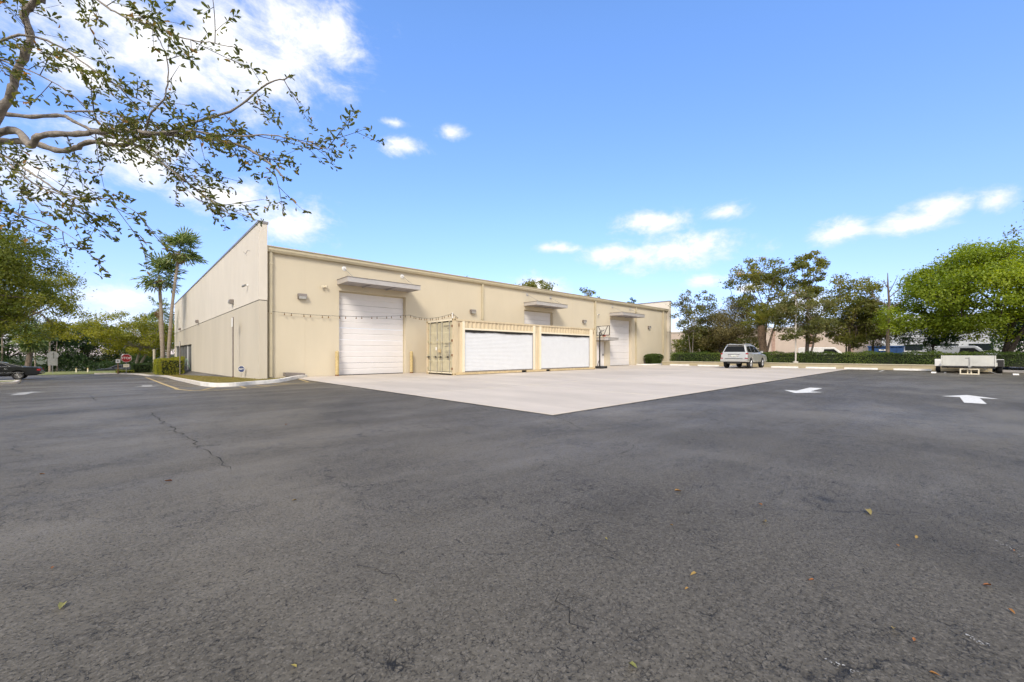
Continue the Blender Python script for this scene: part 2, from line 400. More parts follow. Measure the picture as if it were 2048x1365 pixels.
M['greywall'] = mat('far grey white wall', (.62, .63, .64), .9, var=.04)
M['signback'] = mat('grey sign back', (.27, .27, .265), .5, .3)
M['wood'] = mat('brown timber', (.26, .15, .07), .8, var=.2, scale=10)
M['panelgrey'] = mat('trailer ramp panel', (.60, .59, .54), .6, var=.08, scale=2)
M['acrylic'] = mat('hazy acrylic', (.60, .60, .58), .2)
M['net'] = mat('white net cord', (.75, .72, .70), .8)
M['bulb'] = mat('amber bulb glass', (.25, .15, .06), .15)
# foliage
g_ = lambda *a: a
M['lf_mid'] = leaf_mat('mid green leaves', [(0, (0.084, 0.103, 0.022)), (.5, (0.174, 0.190, 0.043)), (.85, (0.263, 0.252, 0.062)), (1, (0.370, 0.325, 0.095))])
M['lf_left'] = leaf_mat('fresh olive green leaves', [(0, (.062, .088, .014)), (.5, (.135, .165, .026)), (1, (.25, .245, .045))])
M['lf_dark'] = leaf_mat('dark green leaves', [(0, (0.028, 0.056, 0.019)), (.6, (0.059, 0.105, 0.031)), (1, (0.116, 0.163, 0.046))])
M['lf_bright'] = leaf_mat('bright green leaves', [(0, (0.116, 0.171, 0.017)), (.5, (0.225, 0.297, 0.029)), (1, (0.362, 0.420, 0.049))])
M['lf_olive'] = leaf_mat('olive leaves', [(0, (0.070, 0.085, 0.028)), (.5, (0.147, 0.163, 0.050)), (1, (0.264, 0.232, 0.085))])
M['lf_yellow'] = leaf_mat('yellow green leaves', [(0, (0.093, 0.116, 0.019)), (.5, (0.217, 0.232, 0.034)), (1, (0.403, 0.380, 0.054))])
M['lf_brown'] = leaf_mat('brown green leaves', [(0, (0.109, 0.098, 0.039)), (.6, (0.213, 0.190, 0.078)), (1, (0.322, 0.276, 0.115))])
M['lf_flower'] = leaf_mat('leaves with yellow blossom', [(0, (0.078, 0.109, 0.022)), (.80, (0.171, 0.194, 0.034)), (.86, (0.651, 0.449, 0.022)), (1, (0.720, 0.651, 0.031))])
M['blossom'] = leaf_mat('yellow blossom', [(0, (.45, .28, .012)), (1, (.70, .50, .03))])
M['lf_near'] = leaf_mat('near tree leaves', [(0, (0.056, 0.070, 0.020)), (.5, (0.131, 0.147, 0.040)), (.88, (0.237, 0.225, 0.060)), (1, (0.350, 0.213, 0.075))], .45, .5)
M['lf_hedge'] = leaf_mat('hedge leaves', [(0, (0.046, 0.081, 0.019)), (.6, (0.101, 0.155, 0.031)), (1, (0.202, 0.256, 0.054))])
M['lf_hedgey'] = leaf_mat('yellow green hedge leaves', [(0, (0.124, 0.155, 0.022)), (.5, (0.264, 0.287, 0.034)), (1, (0.465, 0.434, 0.054))])
M['lf_palm'] = leaf_mat('palm fronds', [(0, (0.090, 0.138, 0.042)), (.6, (0.162, 0.222, 0.072)), (1, (0.288, 0.312, 0.144))])
M['lf_dead'] = leaf_mat('dead fronds', [(0, (0.248, 0.171, 0.093)), (1, (0.465, 0.341, 0.202))])
M['grass'] = leaf_mat('grass blades', [(0, (0.132, 0.132, 0.034)), (.5, (0.264, 0.232, 0.070)), (1, (0.434, 0.357, 0.155))])
M['lf_fall'] = leaf_mat('fallen leaves', [(0, (0.285, 0.098, 0.026)), (.35, (0.315, 0.150, 0.038)), (.7, (0.300, 0.225, 0.068)), (1, (0.225, 0.240, 0.068))], .6, .1)

# ------------------------------------------------------------------ ground
def sm(x):
    x = min(max(x, 0.), 1.); return x*x*(3-2*x)
def zg(X, Y):
    """the lot falls gently away beside and behind the building's left end"""
    d = 0.
    if Y > 14:
        u = min(Y, 52)-14
        d = .028*(u*u/10 if u < 5 else u-2.5)
    if Y > 71: d += .95*sm((Y-71)/9)
    return -d*sm((5.6-X)/2.5)

def sheet(name, xs, ys, m, dz=0., keep=None):
    b = MB(); nx, ny = len(xs), len(ys)
    b.v = [(x, y, zg(x, y)+dz) for y in ys for x in xs]
    for j in range(ny-1):
        for i in range(nx-1):
            if keep and not keep((xs[i]+xs[i+1])/2, (ys[j]+ys[j+1])/2): continue
            b.f.append((j*nx+i, j*nx+i+1, (j+1)*nx+i+1, (j+1)*nx+i))
    o = b.build(name, m, smooth=True)
    return setp(o, kind='structure')

def rng(a, b, s): return list(np.arange(a, b+s*.5, s))
gx = [-900, -400, -200, -120] + rng(-80, 80, 2) + [120, 200, 400, 900]
gy = [-900, -400, -200, -100, -50] + rng(-20, 100, 1.5) + [130, 200, 400, 900]
sheet('ground', gx, gy, M['soil'], -.09)
asph = sheet('asphalt', [-60, -45, -32] + rng(-24, 38.9, 1.0) + [39.0], rng(-24, 61.5, .75), M['asphalt'], 0.0)
sheet('grass_verge', rng(-60, 3, 1.5), rng(61.2, 72, .6), M['verge'], .03)
road = sheet('road', rng(-90, 90, 3), rng(80.5, 91, .75), M['road'], -.02)
# planted ground behind the retaining wall
pb = MB(); pb.add([(39.15, -40, .34), (51.5, -40, .34), (51.5, 60, .34), (44.1, 60, .34), (44.1, 19.2, .34), (39.15, 19.2, .34)], [(0, 1, 2, 3, 4, 5)])
setp(pb.build('planting_bed', M['mulch']), kind='structure')
yard = MB(); yard.add([(51.5, -60, -.02), (140, -60, -.02), (140, 80, -.02), (51.5, 80, -.02)], [(0, 1, 2, 3)])
setp(yard.build('neighbouring_yard', M['road']), kind='structure')

# concrete apron: slabs cast side by side
pad = MB(); pad.box(5.62, 38.6, 4.88, 21.25, -.10, .004)
pad = setp(pad.build('concrete_apron', M['joint']), kind='structure')
rnd = random.Random(4)
sx = [5.66, 10.3, 14.95, 19.6, 24.25, 28.9, 33.5, 38.55]; sy = [4.92, 10.2, 15.6, 21.24]
for i in range(7):
    for j in range(3):
        g = .026
        b = MB(); b.box(sx[i]+g, sx[i+1]-g, sy[j]+g, sy[j+1]-g, -.05, .016+rnd.uniform(-.002, .002))
        b.build('slab', M['concrete'], pad, bevel=.008, seg=1)

def flat(name, polys, m, dz, parent=None):
    b = MB()
    for p in polys:
        b.add([(x, y, zg(x, y)+dz) for x, y in p], [tuple(range(len(p)))])
    return b.build(name, m, parent)

def strip_poly(pts, w):
    out = []
    for i in range(len(pts)-1):
        a, b_ = Vector(pts[i]), Vector(pts[i+1]); d = (b_-a).normalized(); n_ = Vector((-d.y, d.x))*w/2
        out.append([tuple(a-n_), tuple(b_-n_), tuple(b_+n_), tuple(a+n_)])
    return out

def fine(pts, step=1.0):
    out = []
    for i in range(len(pts)-1):
        a, b_ = Vector(pts[i]), Vector(pts[i+1]); k = max(1, int((b_-a).length/step))
        out += [tuple(a.lerp(b_, t/k)) for t in range(k)]
    return out+[tuple(pts[-1])]

# painted arrows and the yellow no-parking outline
def arrow(name, tail, tip, m, L=2.6, hw=.5, sw=.17, hl=.95, dz=.006):
    a = Vector(tail); d = (Vector(tip)-a).normalized(); n_ = Vector((-d.y, d.x))
    P = lambda s, t: tuple(a+d*s+n_*t)
    f1 = [P(0, -sw), P(L-hl, -sw), P(L-hl, sw), P(0, sw)]
    f2 = [P(L-hl+.004, -hw), P(L, 0), P(L-hl+.004, hw)]
    return flat(name, [f1, f2], m, dz, asph)
arrow('road_arrow', (16.45, 2.95), (13.85, 2.97), M['line_w'])
arrow('road_arrow', (13.95, -.43), (16.6, -.36), M['line_w'], 2.65)
arrow('road_arrow', (-2.2, 18.0), (-2.15, 20.4), M['line_worn'], 2.2, .45, .15)
arrow('road_arrow', (.66, 22.4), (.66, 20.2), M['line_worn'], 2.2, .45, .15)
yl = fine([(1.28, 46.0), (1.25, 30), (1.23, 23.8), (1.25, 16.9), (1.5, 15.85), (2.15, 15.42), (3.34, 15.94), (4.54, 16.9), (5.6, 17.3)], .8)
flat('painted_line', strip_poly(yl, .11), M['line_y'], .006, asph)
for y0 in np.arange(18.2, 44, 1.5):
    flat('painted_line', strip_poly(fine([(1.32, y0), (2.02, y0+1.1)], .5), .10), M['line_y'], .006, asph)
for p0, p1 in [((1.75, 15.85), (2.25, 17.1)), ((2.9, 15.85), (2.95, 16.95)), ((3.7, 16.3), (3.5, 17.35)), ((4.5, 17.0), (4.2, 17.95)), ((5.3, 17.35), (5.6, 19.6))]:
    flat('painted_line', strip_poly([p0, p1], .10), M['line_y'], .009, asph)
# parking bay ticks by the wheel stops
for y in (.2, 3.05, 5.9):
    flat('painted_line', strip_poly([(34.6, y-.1), (37.2, y-.1)], .1), M['line_w'], .006, asph)

# cracks: thin jagged strips
def crack(pts, w, seed):
    r = random.Random(seed); pl = []
    for i in range(len(pts)-1):
        a, b_ = Vector(pts[i]), Vector(pts[i+1]); k = max(2, int((b_-a).length/.11))
        for t in range(k):
            pl.append(a.lerp(b_, t/k)+Vector((r.gauss(0, .022), r.gauss(0, .022))))
    pl.append(Vector(pts[-1]))
    b = MB(); vs = []
    for i, p in enumerate(pl):
        d = (pl[min(i+1, len(pl)-1)]-pl[max(i-1, 0)]).normalized(); n_ = Vector((-d.y, d.x))
        ww = w*abs(r.gauss(.5, .45))*math.sin(math.pi*(i+.5)/len(pl))**.4+.0008
        vs += [(*(p-n_*ww/2), zg(*p)+.004), (*(p+n_*ww/2), zg(*p)+.004)]
    b.add(vs, [(2*i, 2*i+2, 2*i+3, 2*i+1) for i in range(len(pl)-1)])
    return b.build('crack', M['crack'], asph)
crack([(-.72, 16.5), (-.45, 13.34)], .018, 1)
crack([(.36, 10.48), (.54, 8.11), (.66, 6.34), (.72, 5.44), (.75, 4.75)], .016, 2)
crack([(5.64, 4.85), (5.3, 4.3), (4.98, 3.74)], .018, 3)
crack([(4.73, 2.69), (3.96, 2.47), (3.29, 2.47)], .006, 4)
crack([(.92, 2.17), (.96, 2.02), (.99, 1.83)], .005, 5)
crack([(1.48, 1.29), (1.39, 1.14), (1.37, 1.0)], .004, 6)
crack([(2.42, 1.98), (2.46, 1.49)], .004, 7)
crack([(2.01, 1.46), (1.94, 1.06)], .0035, 8)
crack([(3.58, 1.45), (3.01, 1.42)], .0045, 9)
# ragged dark joint along the apron's two open edges
crack([(5.60, 20.5), (5.60, 15), (5.60, 10), (5.60, 4.88)], .06, 10)
crack([(5.60, 4.86), (12, 4.86), (20, 4.86), (38.5, 4.86)], .085, 11)
# scraped white paint specks
def scuff(pts, seed):
    r = random.Random(seed); b = MB()
    for i in range(len(pts)-1):
        a, c = Vector(pts[i]), Vector(pts[i+1])
        for k in range(9):
            p = a.lerp(c, r.random())+Vector((r.gauss(0, .008), r.gauss(0, .008))); s = r.uniform(.0015, .006); an = r.random()*6
            vs = [(p.x+math.cos(an+q)*s*r.uniform(.4, 1.3), p.y+math.sin(an+q)*s*r.uniform(.4, 1.3), .004) for q in (0, 1.3, 2.6, 3.9, 5.1)]
            b.add(vs, [(0, 1, 2, 3, 4)])
    b.build('paint_scrape', M['line_worn'], asph)
scuff([(3.82, -.19), (3.7, -.25), (3.56, -.28)], 1); scuff([(2.44, -.05), (2.41, -.08), (2.41, -.11)], 2); scuff([(1.87, .31), (1.87, .24), (1.87, .2)], 3)

# kerbs
def kerb(name, pts, m, w=.17, h=.135):
    b = MB(); prof = [(-w/2, -.15), (-w/2, h-.03), (-w/2+.03, h), (w/2, h), (w/2, -.15)]; n = len(prof); vs = []
    for i, p in enumerate(pts):
        p = Vector(p); d = (Vector(pts[min(i+1, len(pts)-1)])-Vector(pts[max(i-1, 0)])).normalized(); n_ = Vector((d.y, -d.x))
        for u, z in prof:
            q = p+n_*u; vs.append((q.x, q.y, zg(p.x, p.y)+z))
    fs = [(i*n+k, (i+1)*n+k, (i+1)*n+(k+1) % n, i*n+(k+1) % n) for i in range(len(pts)-1) for k in range(n)]
    fs += [tuple(range(n)), tuple(range((len(pts)-1)*n, len(pts)*n))[::-1]]
    b.add(vs, fs); return setp(b.build(name, m), kind='structure')
def smooth_line(pts, k=6):
    out = []; n = len(pts)
    for i in range(n-1):
        p0, p1, p2, p3 = (Vector(pts[max(i-1, 0)]), Vector(pts[i]), Vector(pts[i+1]), Vector(pts[min(i+2, n-1)]))
        for t in range(k):
            t /= k
            q = .5*((2*p1)+(p2-p0)*t+(2*p0-5*p1+4*p2-p3)*t*t+(3*p1-p0-3*p2+p3)*t**3); out.append(tuple(q))
    return out+[tuple(pts[-1])]
k_near = smooth_line([(2.15, 19.2), (2.24, 18.0), (2.42, 17.45), (2.84, 17.28), (3.45, 17.85), (4.0, 18.1), (4.6, 18.5), (5.5, 19.9), (6.3, 21.05)])
k_far = smooth_line([(-2.2, 60.4), (-1.2, 59.9), (-.2, 58.6), (1.2, 55.0), (2.1, 48.0), (2.4, 41.6), (2.28, 34), (2.22, 27.2), (2.15, 19.25)])
kerb('kerb', k_near, M['kerbwhite']); kerb('kerb', k_far, M['kerb'])
kerb('kerb', smooth_line([(36.95, 21.2), (37.05, 20.4), (37.6, 19.9), (40, 19.75), (43.0, 19.7), (44.2, 19.7)]), M['kerbwhite'])
kerb('kerb', smooth_line([(39.2, -2.3), (38.6, -3.2), (37.2, -4.6), (35, -6.5), (33, -9)]), M['kerb'])
# grass strip between the kerb and the gable wall
left_edge = k_far[:-1]+k_near
gs = MB(); rows = [p for p in left_edge if p[1] < 59]
vs = []
for x, y in rows: vs += [(x+.06, y, zg(x, y)+.12), (max(4.36 if y > 21.1 else x+.06, x+.061) if y > 21.1 else x+.06, y, zg(x, y)+.12)]
gr = MB(); YS = [17.5, 17.9, 18.3, 18.8, 19.4, 20.0, 20.6, 21.0] + list(np.arange(21.8, 59, 1.2))
def kx(y, side=0):
    """x of the kerb line at y: left side, or right side near the rounded nose"""
    pts = left_edge; xs_ = []
    for i in range(len(pts)-1):
        (x0, y0), (x1, y1) = pts[i], pts[i+1]
        if (y0-y)*(y1-y) <= 0 and y0 != y1: xs_.append(x0+(x1-x0)*(y-y0)/(y1-y0))
    xs_.sort(); return xs_
for k in range(len(YS)-1):
    q = []
    for y in (YS[k], YS[k+1]):
        xs_ = kx(y); a = xs_[0]+.05
        b_ = (xs_[-1]-.05) if y < 21.05 and len(xs_) > 1 else 4.38
        q.append((a, b_, y))
    (a0, b0, y0), (a1, b1, y1) = q
    n_ = 3
    for t in range(n_):
        f0, f1 = t/n_, (t+1)/n_
        P = lambda a, b_, f, y: (a+(b_-a)*f, y, zg(a+(b_-a)*f*.5, y)+.11)
        gr.add([P(a0, b0, f0, y0), P(a0, b0, f1, y0), P(a1, b1, f1, y1), P(a1, b1, f0, y1)], [(0, 1, 2, 3)])
gstrip = setp(gr.build('lawn_strip', M['turf']), kind='structure')
rg = np.random.default_rng(3)
bl = []
while len(bl) < 26000:
    y = 17.4+rg.random()**1.6*30; xs_ = kx(y)
    if not xs_: continue
    a = xs_[0]+.06; b_ = (xs_[-1]-.06) if y < 21.05 and len(xs_) > 1 else 4.35
    if b_ <= a: continue
    x = a+(b_-a)*rg.random(); bl.append((x, y, zg(a+(x-a)*.5, y)+.11+.012))
bl = np.array(bl); n_ = len(bl)
tn = np.c_[rg.normal(0, .45, (n_, 2)), np.ones(n_)]; nm = np.c_[rg.normal(0, 1, (n_, 2)), rg.normal(0, .2, n_)]
o = link('grass', leaf_mesh('grass', bl, nm, tn, rg.uniform(.035, .085, n_), rg.random(n_), M['grass'], aspect=.16))
setp(o, 'short dry grass between the white kerb and the gable wall', 'grass', kind='stuff')
# kerbed island at the left edge
isl = MB(); ip = [(-12, 33.6), (-4.7, 33.6), (-4.3, 34.6), (-4.9, 41.0), (-12, 44)]
isl.add([(x, y, zg(x, y)+.10) for x, y in ip], [tuple(range(5))])
setp(isl.build('grass_island', M['verge']), kind='structure')
kerb('kerb', ip[::-1]+[ip[-1]], M['kerb'])
# second island, out of frame, where the overhanging tree stands
isl = MB(); ip = [(-4.6, 7.6), (-2.0, 7.9), (-2.0, 11.6), (-4.6, 11.6)]
isl.add([(x, y, .10) for x, y in ip], [(0, 1, 2, 3)])
setp(isl.build('tree_island', M['verge']), kind='structure')
kerb('kerb', ip[::-1]+[ip[-1]], M['kerb'])
#PART2
# ------------------------------------------------------------------ warehouse
YF = 21.26
W = thing('warehouse', 'long beige stucco warehouse with white roll up doors and parapet end walls', 'warehouse', (4.9, YF, 0))
def grid_wall(b, us, zs, holes, plane, depth, thick, ax='x'):
    """front face split round rectangular holes, with reveals; plane: coordinate of the face, depth: how far reveals go in"""
    U = sorted(set(us+[h[0] for h in holes]+[h[1] for h in holes])); Z = sorted(set(zs+[h[2] for h in holes]+[h[3] for h in holes]))
    P = (lambda u, z, d=0: (u, plane+d, z)) if ax == 'x' else (lambda u, z, d=0: (plane+d, u, z))
    for i in range(len(U)-1):
        for j in range(len(Z)-1):
            cu, cz = (U[i]+U[i+1])/2, (Z[j]+Z[j+1])/2
            if any(h[0] < cu < h[1] and h[2] < cz < h[3] for h in holes): continue
            b.add([P(U[i], Z[j]), P(U[i+1], Z[j]), P(U[i+1], Z[j+1]), P(U[i], Z[j+1])], [(0, 1, 2, 3)])
    for u0, u1, z0, z1 in holes:
        for (a, c) in [((u0, z0), (u0, z1)), ((u0, z1), (u1, z1)), ((u1, z1), (u1, z0)), ((u1, z0), (u0, z0))]:
            b.add([P(*a), P(*c), P(*c, depth), P(*a, depth)], [(0, 1, 2, 3)])
    return b
DOORS = [(7.96, 11.72, 4.35), (21.3, 24.5, 4.35), (32.44, 36.17, 4.38)]
PDOOR = (30.35, 31.68, 2.2)
b = MB(); holes = [(a, c, -.02, t) for a, c, t in DOORS]+[(PDOOR[0], PDOOR[1], -.02, PDOOR[2])]
grid_wall(b, [4.68, 43.6], [-.4, 5.85], holes, YF, .30, .3)
fw = b.build('facade_wall', M['stucco'], W)
# shallow control joints and a grade line in the stucco
for x in (6.35, 14.6, 26.9):
    b = MB(); b.box(x-.012, x+.012, YF-.004, YF+.01, .02, 5.72); b.build('control_joint', M['stucco'], fw)
# roll-up doors, one object per horizontal section
def section_mesh(w, h):
    b = MB(); g = .012
    prof = [(0, .006), (-.004, .03), (-.004, h*.46), (.012, h*.485), (.012, h*.515), (-.004, h*.54), (-.004, h-.03), (0, h-.006), (.05, h-.006), (.05, .006)]
    b.prism(prof, 'x', 0, w); return b.mesh('panel', M['door'])
for a, c, t in DOORS:
    d = bpy.data.objects.new('roll_up_door', None); C.objects.link(d); d.parent = W; d.location = (a-4.9, .25, 0)
    n_ = 7; h = (t-.08)/n_; me = section_mesh(c-a-.10, h)
    for k in range(n_): link('panel', me, d, (.05, 0, .03+k*h))
    for u in (0, c-a):
        b = MB(); s = -1 if u else 1
        b.box(u, u+.045*s, -.03, .06, 0, t); b.build('track', M['trim'], d, world=False)
    b = MB(); b.box(.05, c-a-.05, -.01, .05, 0, .03); b.build('bottom_seal', M['rubber'], d, world=False)
    b = MB(); b.box(.045, c-a-.045, -.02, .05, t-.06, t-.002); b.build('head_track', M['trim'], d, world=False)
# personnel door
d = MB(); a, c, t = PDOOR; d.box(a+.06, c-.06, YF+.16, YF+.20, .02, t-.05)
pd = d.build('door', M['door'], W)
fr = MB(); fr.box(a, a+.06, YF+.14, YF+.22, 0, t); fr.box(c-.06, c, YF+.14, YF+.22, 0, t); fr.box(a+.06, c-.06, YF+.14, YF+.22, t-.05, t); fr.build('door_frame', M['white'], pd)
hd = MB(); hd.box(c-.20, c-.14, YF+.10, YF+.16, .95, 1.12); hd.tube([(c-.17, YF+.1, 1.0), (c-.30, YF+.09, 1.0)], .012, 6); hd.build('handle', M['darkmetal'], pd)
# canopies
def canopy(x0, x1, zt, zb, dep, rods, plate_m):
    cp = bpy.data.objects.new('door_canopy', None); C.objects.link(cp); cp.parent = W; cp.location = (x0-4.9, 0, zb)
    L_, h, y = x1-x0, zt-zb, -dep
    b = MB(); b.box(0, L_, y, y+.04, 0, h); b.box(0, .04, y+.04, -.005, 0, h); b.box(L_-.04, L_, y+.04, -.005, 0, h); b.build('fascia', M['canopy'], cp, world=False)
    b = MB(); b.box(.04, L_-.04, y+.04, -.005, .03, .06); b.build('soffit', M['soffit'], cp, world=False)
    for k in (.33, .66):
        b = MB(); b.box(L_*k-.03, L_*k+.03, y+.05, -.01, -.02, .028); b.build('rib', M['soffit'], cp, world=False)
    b = MB(); b.box(-.02, L_+.02, y-.02, -.004, h, h+.025); b.build('cap', M['fixture'], cp, world=False)
    for rx, rz in rods:
        b = MB(); b.tube([(rx-x0, -.05, rz-zb), (rx-x0, y+.12, h+.02)], .012, 6); b.build('tie_rod', M['steel'], cp, world=False)
        b = MB(); b.lathe([(0, -.05), (.06, -.05), (.065, -.02), (.12, -.018), (.12, -.004)], 'y', (rx-x0, 0, rz-zb), 12); b.build('anchor_plate', plate_m, cp, world=False)
canopy(7.86, 11.86, 4.86, 4.63, 1.35, [(8.21, 5.5), (11.48, 5.52)], M['white'])
canopy(21.25, 24.7, 4.85, 4.62, 1.3, [(21.6, 5.48), (24.19, 5.48)], M['canopy'])
canopy(32.38, 36.3, 4.85, 4.60, 1.35, [(32.8, 5.44), (35.89, 5.44)], M['canopy'])
canopy(30.2, 32.1, 2.52, 2.32, 1.1, [], M['canopy'])
# eaves gutter and downspouts
g = MB(); g.prism([(YF-.20, 5.98), (YF-.20, 5.86), (YF-.15, 5.76), (YF-.002, 5.74), (YF-.002, 5.98)], 'x', 4.70, 43.58)
gt = g.build('gutter', M['trim'], W)
l_ = MB(); l_.box(4.69, 43.59, YF-.235, YF+.1, 5.985, 6.03); l_.build('gutter_lip', M['trim'], gt)
for x in (4.86, 17.32, 30.05, 36.92, 42.62):
    b = MB(); b.box(x-.065, x+.065, YF-.13, YF-.01, .05, 5.75)
    s = b.build('downspout', M['trim'], W, bevel=.01, seg=1)
    for z in (1.4, 3.4, 5.2):
        k = MB(); k.box(x-.085, x+.085, YF-.14, YF-.003, z, z+.05); k.build('strap', M['trim'], s)
b = MB(); b.add([(4.68, YF, 5.99), (43.6, YF, 5.99), (43.6, 43, 6.45), (4.68, 43, 6.45), (43.6, 63, 5.9), (4.68, 63, 5.9)], [(0, 1, 2, 3), (3, 2, 4, 5)])
b.build('roof', M['canopy'], W)
# gable / parapet end walls
def gable(x0, x1, ztop, outer_holes, ysplit=3.50):
    y0, y1 = 21.0, 63.0
    lo = MB(); grid_wall(lo, [y0, y1], [-1.8, ysplit], outer_holes, x0, .25, 0, 'y')
    lo.add([(x0, y0, -1.8), (x1, y0, -1.8), (x1, y0, ysplit), (x0, y0, ysplit)], [(0, 1, 2, 3)])
    lo.add([(x1, y0, -1.8), (x1, y1, -1.8), (x1, y1, ysplit), (x1, y0, ysplit)], [(0, 1, 2, 3)])
    lo.add([(x0, y1, -1.8), (x1, y1, -1.8), (x1, y1, ysplit), (x0, y1, ysplit)], [(0, 1, 2, 3)])
    lw = lo.build('end_wall_base', M['stucco_dark'], W)
    r = MB(); r.box(x0+.02, x1-.02, y0+.02, y1-.02, ysplit, ysplit+.035); r.build('reveal_joint', M['joint'], W)
    u = MB(); u.box(x0-.006, x1+.006, y0-.006, y1, ysplit+.035, ztop-.10); u.build('parapet', M['stucco_pale'], W)
    c_ = MB(); c_.box(x0-.04, x1+.04, y0-.04, y1+.03, ztop-.10, ztop); c_.build('coping', M['coping'], W)
    return lw
lw = gable(4.36, 4.68, 7.05, [(46.2, 62.3, -.75, 1.98)])
gable(43.6, 44.05, 6.98, [])
# glazed storefront at the far end of the left wall
sf = bpy.data.objects.new('storefront_window', None); C.objects.link(sf); sf.parent = W; sf.location = (0, 0, 0)
wy0, wy1, wz0, wz1 = 46.2, 62.3, -.75, 1.98
ny_ = 11; st = (wy1-wy0)/ny_
for k in range(ny_):
    p = MB(); p.box(4.51, 4.525, wy0+.03+k*st, wy0-.03+(k+1)*st, wz0+.05, wz1-.04); p.build('pane', M['glass'], sf)
for k in range(ny_+1):
    p = MB(); wd = .12 if k in (3, ny_) else .035; p.box(4.44, 4.55, wy0+k*st-wd, wy0+k*st+wd, wz0, wz1); p.build('mullion', M['white'] if k in (3, ny_) else M['signback'], sf)
p = MB(); p.box(4.40, 4.58, wy0, wy1, wz0-.07, wz0); p.build('sill', M['white'], sf)
# wall packs
def wall_light(loc, rz, s=1.0):
    o = bpy.data.objects.new('wall_light', None); C.objects.link(o); o.parent = W
    o.location = Vector(loc)-W.location; o.rotation_euler = (0, 0, rz)
    b = MB(); b.prism([(-.003, -.12), (-.16, -.12), (-.22, -.02), (-.19, .12), (-.003, .12)], 'x', -.19*s, .19*s); b.build('housing', M['fixture'], o, world=False, bevel=.012)
    b = MB(); b.prism([(-.165, -.125), (-.226, -.02), (-.232, -.02), (-.171, -.13)], 'x', -.16*s, .16*s); b.build('lens', M['lens'], o, world=False)
    b = MB(); b.box(-.14*s, .14*s, -.15, -.03, -.136, -.121); b.build('diffuser', M['lens'], o, world=False)
for x in (6.19, 16.48, 28.43, 39.51): wall_light((x, YF, 3.87), 0)
for y, z in ((26.9, 3.97), (41.4, 3.72), (55.5, 3.72)): wall_light((4.354, y, z), R_(-90), .9)
# twin flood lamp and cameras
o = bpy.data.objects.new('flood_light', None); C.objects.link(o); o.parent = W; o.location = Vector((7.2, YF, 4.45))-W.location
b = MB(); b.lathe([(0, -.05), (.055, -.05), (.06, -.003)], 'y', (0, 0, 0), 12); b.build('base', M['cont_trim'], o, world=False)
for s in (-1, 1):
    b = MB(); b.tube([(0, -.04, 0), (.09*s, -.08, .02)], .015, 6); b.tube([(.07*s, -.06, .02), (.12*s, -.16, -.02)], [.04, .065], 10); b.build('lamp_head', M['cont_trim'], o, world=False)
def sec_cam(loc, rz):
    o = bpy.data.objects.new('security_camera', None); C.objects.link(o); o.parent = W; o.location = Vector(loc)-W.location; o.rotation_euler = (0, 0, rz)
    b = MB(); b.lathe([(0, -.03), (.05, -.03), (.055, -.003)], 'y', (0, 0, 0), 12); b.tube([(0, -.02, 0), (0, -.12, -.02)], .015, 6); b.build('bracket', M['white'], o, world=False)
    b = MB(); b.tube([(.06, -.12, .0), (-.14, -.20, -.05)], [.045, .05], 10); b.build('camera_body', M['signback'], o, world=False)
sec_cam((4.354, 23.2, 4.42), R_(-90))
sec_cam((30.5, YF, 4.6), 0); sec_cam((30.2, YF, 3.0), 0)
# bare twig stain-like vine stems caught on the wall top
b = MB(); b.tube([(4.345, 24.3, 6.25), (4.34, 23.7, 6.05), (4.34, 23.2, 6.12), (4.34, 22.7, 6.0)], .006, 5); b.tube([(4.34, 23.7, 6.05), (4.34, 23.4, 5.9)], .005, 5); b.build('loose_cable', M['fixture'], W)

# bollards beside the first door
for x, lb in ((7.78, 'yellow steel bollard left of the first roll up door'), (11.95, 'yellow steel bollard between the first roll up door and the shipping container')):
    t_ = thing('bollard', lb, 'bollard', (x, YF-.22, .016), group='bollards beside the first roll up door')
    b = MB(); b.lathe([(.085, 0), (.085, 1.18), (.07, 1.23), (.04, 1.255), (0, 1.262)], 'z', (0, 0, 0), 16); b.build('post', M['bollard'], t_, smooth=False, world=False)
    b = MB(); b.lathe([(.086, .0), (.10, .0), (.10, .05), (.086, .06)], 'z', (0, 0, 0), 16); b.build('base_ring', M['rust'], t_, world=False)
# splash block by the corner downspout
b = MB(); b.prism([(0, 0), (.85, 0), (.85, .11), (.70, .13), (.12, .17), (0, .17)], 'y', 0, .38)
o = b.mesh('splash_block', M['fixture']); o = link('splash_block', o, None, (5.35, 20.75, .09)); setp(o, 'brown concrete splash block on the grass behind the white kerb end', 'splash block')

# ------------------------------------------------------------------ shipping container
CX0, CX1, CY0, CY1, CH = 12.2, 24.45, 17.25, 19.85, 2.93
T = thing('shipping_container', 'tan high shipping container with two white roller shutters in its side', 'shipping container', (CX0, CY0, .016))
zc = .016; CHT = CH
def corr(b, u0, u1, z0, z1, pos, ax, out, pitch=.278, dep=.036):
    """corrugated sheet along u between z0..z1; out = sign of the outward direction"""
    k = max(1, round((u1-u0)/pitch)); p = (u1-u0)/k; pts = []
    for i in range(k):
        s = u0+i*p
        pts += [(s, 0), (s+p*.26, 0), (s+p*.5, dep), (s+p*.76, dep)]
    pts.append((u1, 0))
    for i in range(len(pts)-1):
        (a, da), (c, dc) = pts[i], pts[i+1]
        q = lambda u, d, z: (u, pos-out*d*-1 if False else pos+(-out)*d, z) if ax == 'x' else (pos+(-out)*d, u, z)
        b.add([q(a, da, z0), q(c, dc, z0), q(c, dc, z1), q(a, da, z1)], [(0, 1, 2, 3)])
ys_ = CY0+.03
S1, S2 = (12.90, 18.06), (18.76, 23.80); ZO, ZB = 2.38, .19
side = MB()
corr(side, CX0+.16, 12.76, .16, CHT-.10, ys_, 'x', -1)
corr(side, 12.76, 24.14, 2.47, CHT-.10, ys_, 'x', -1)
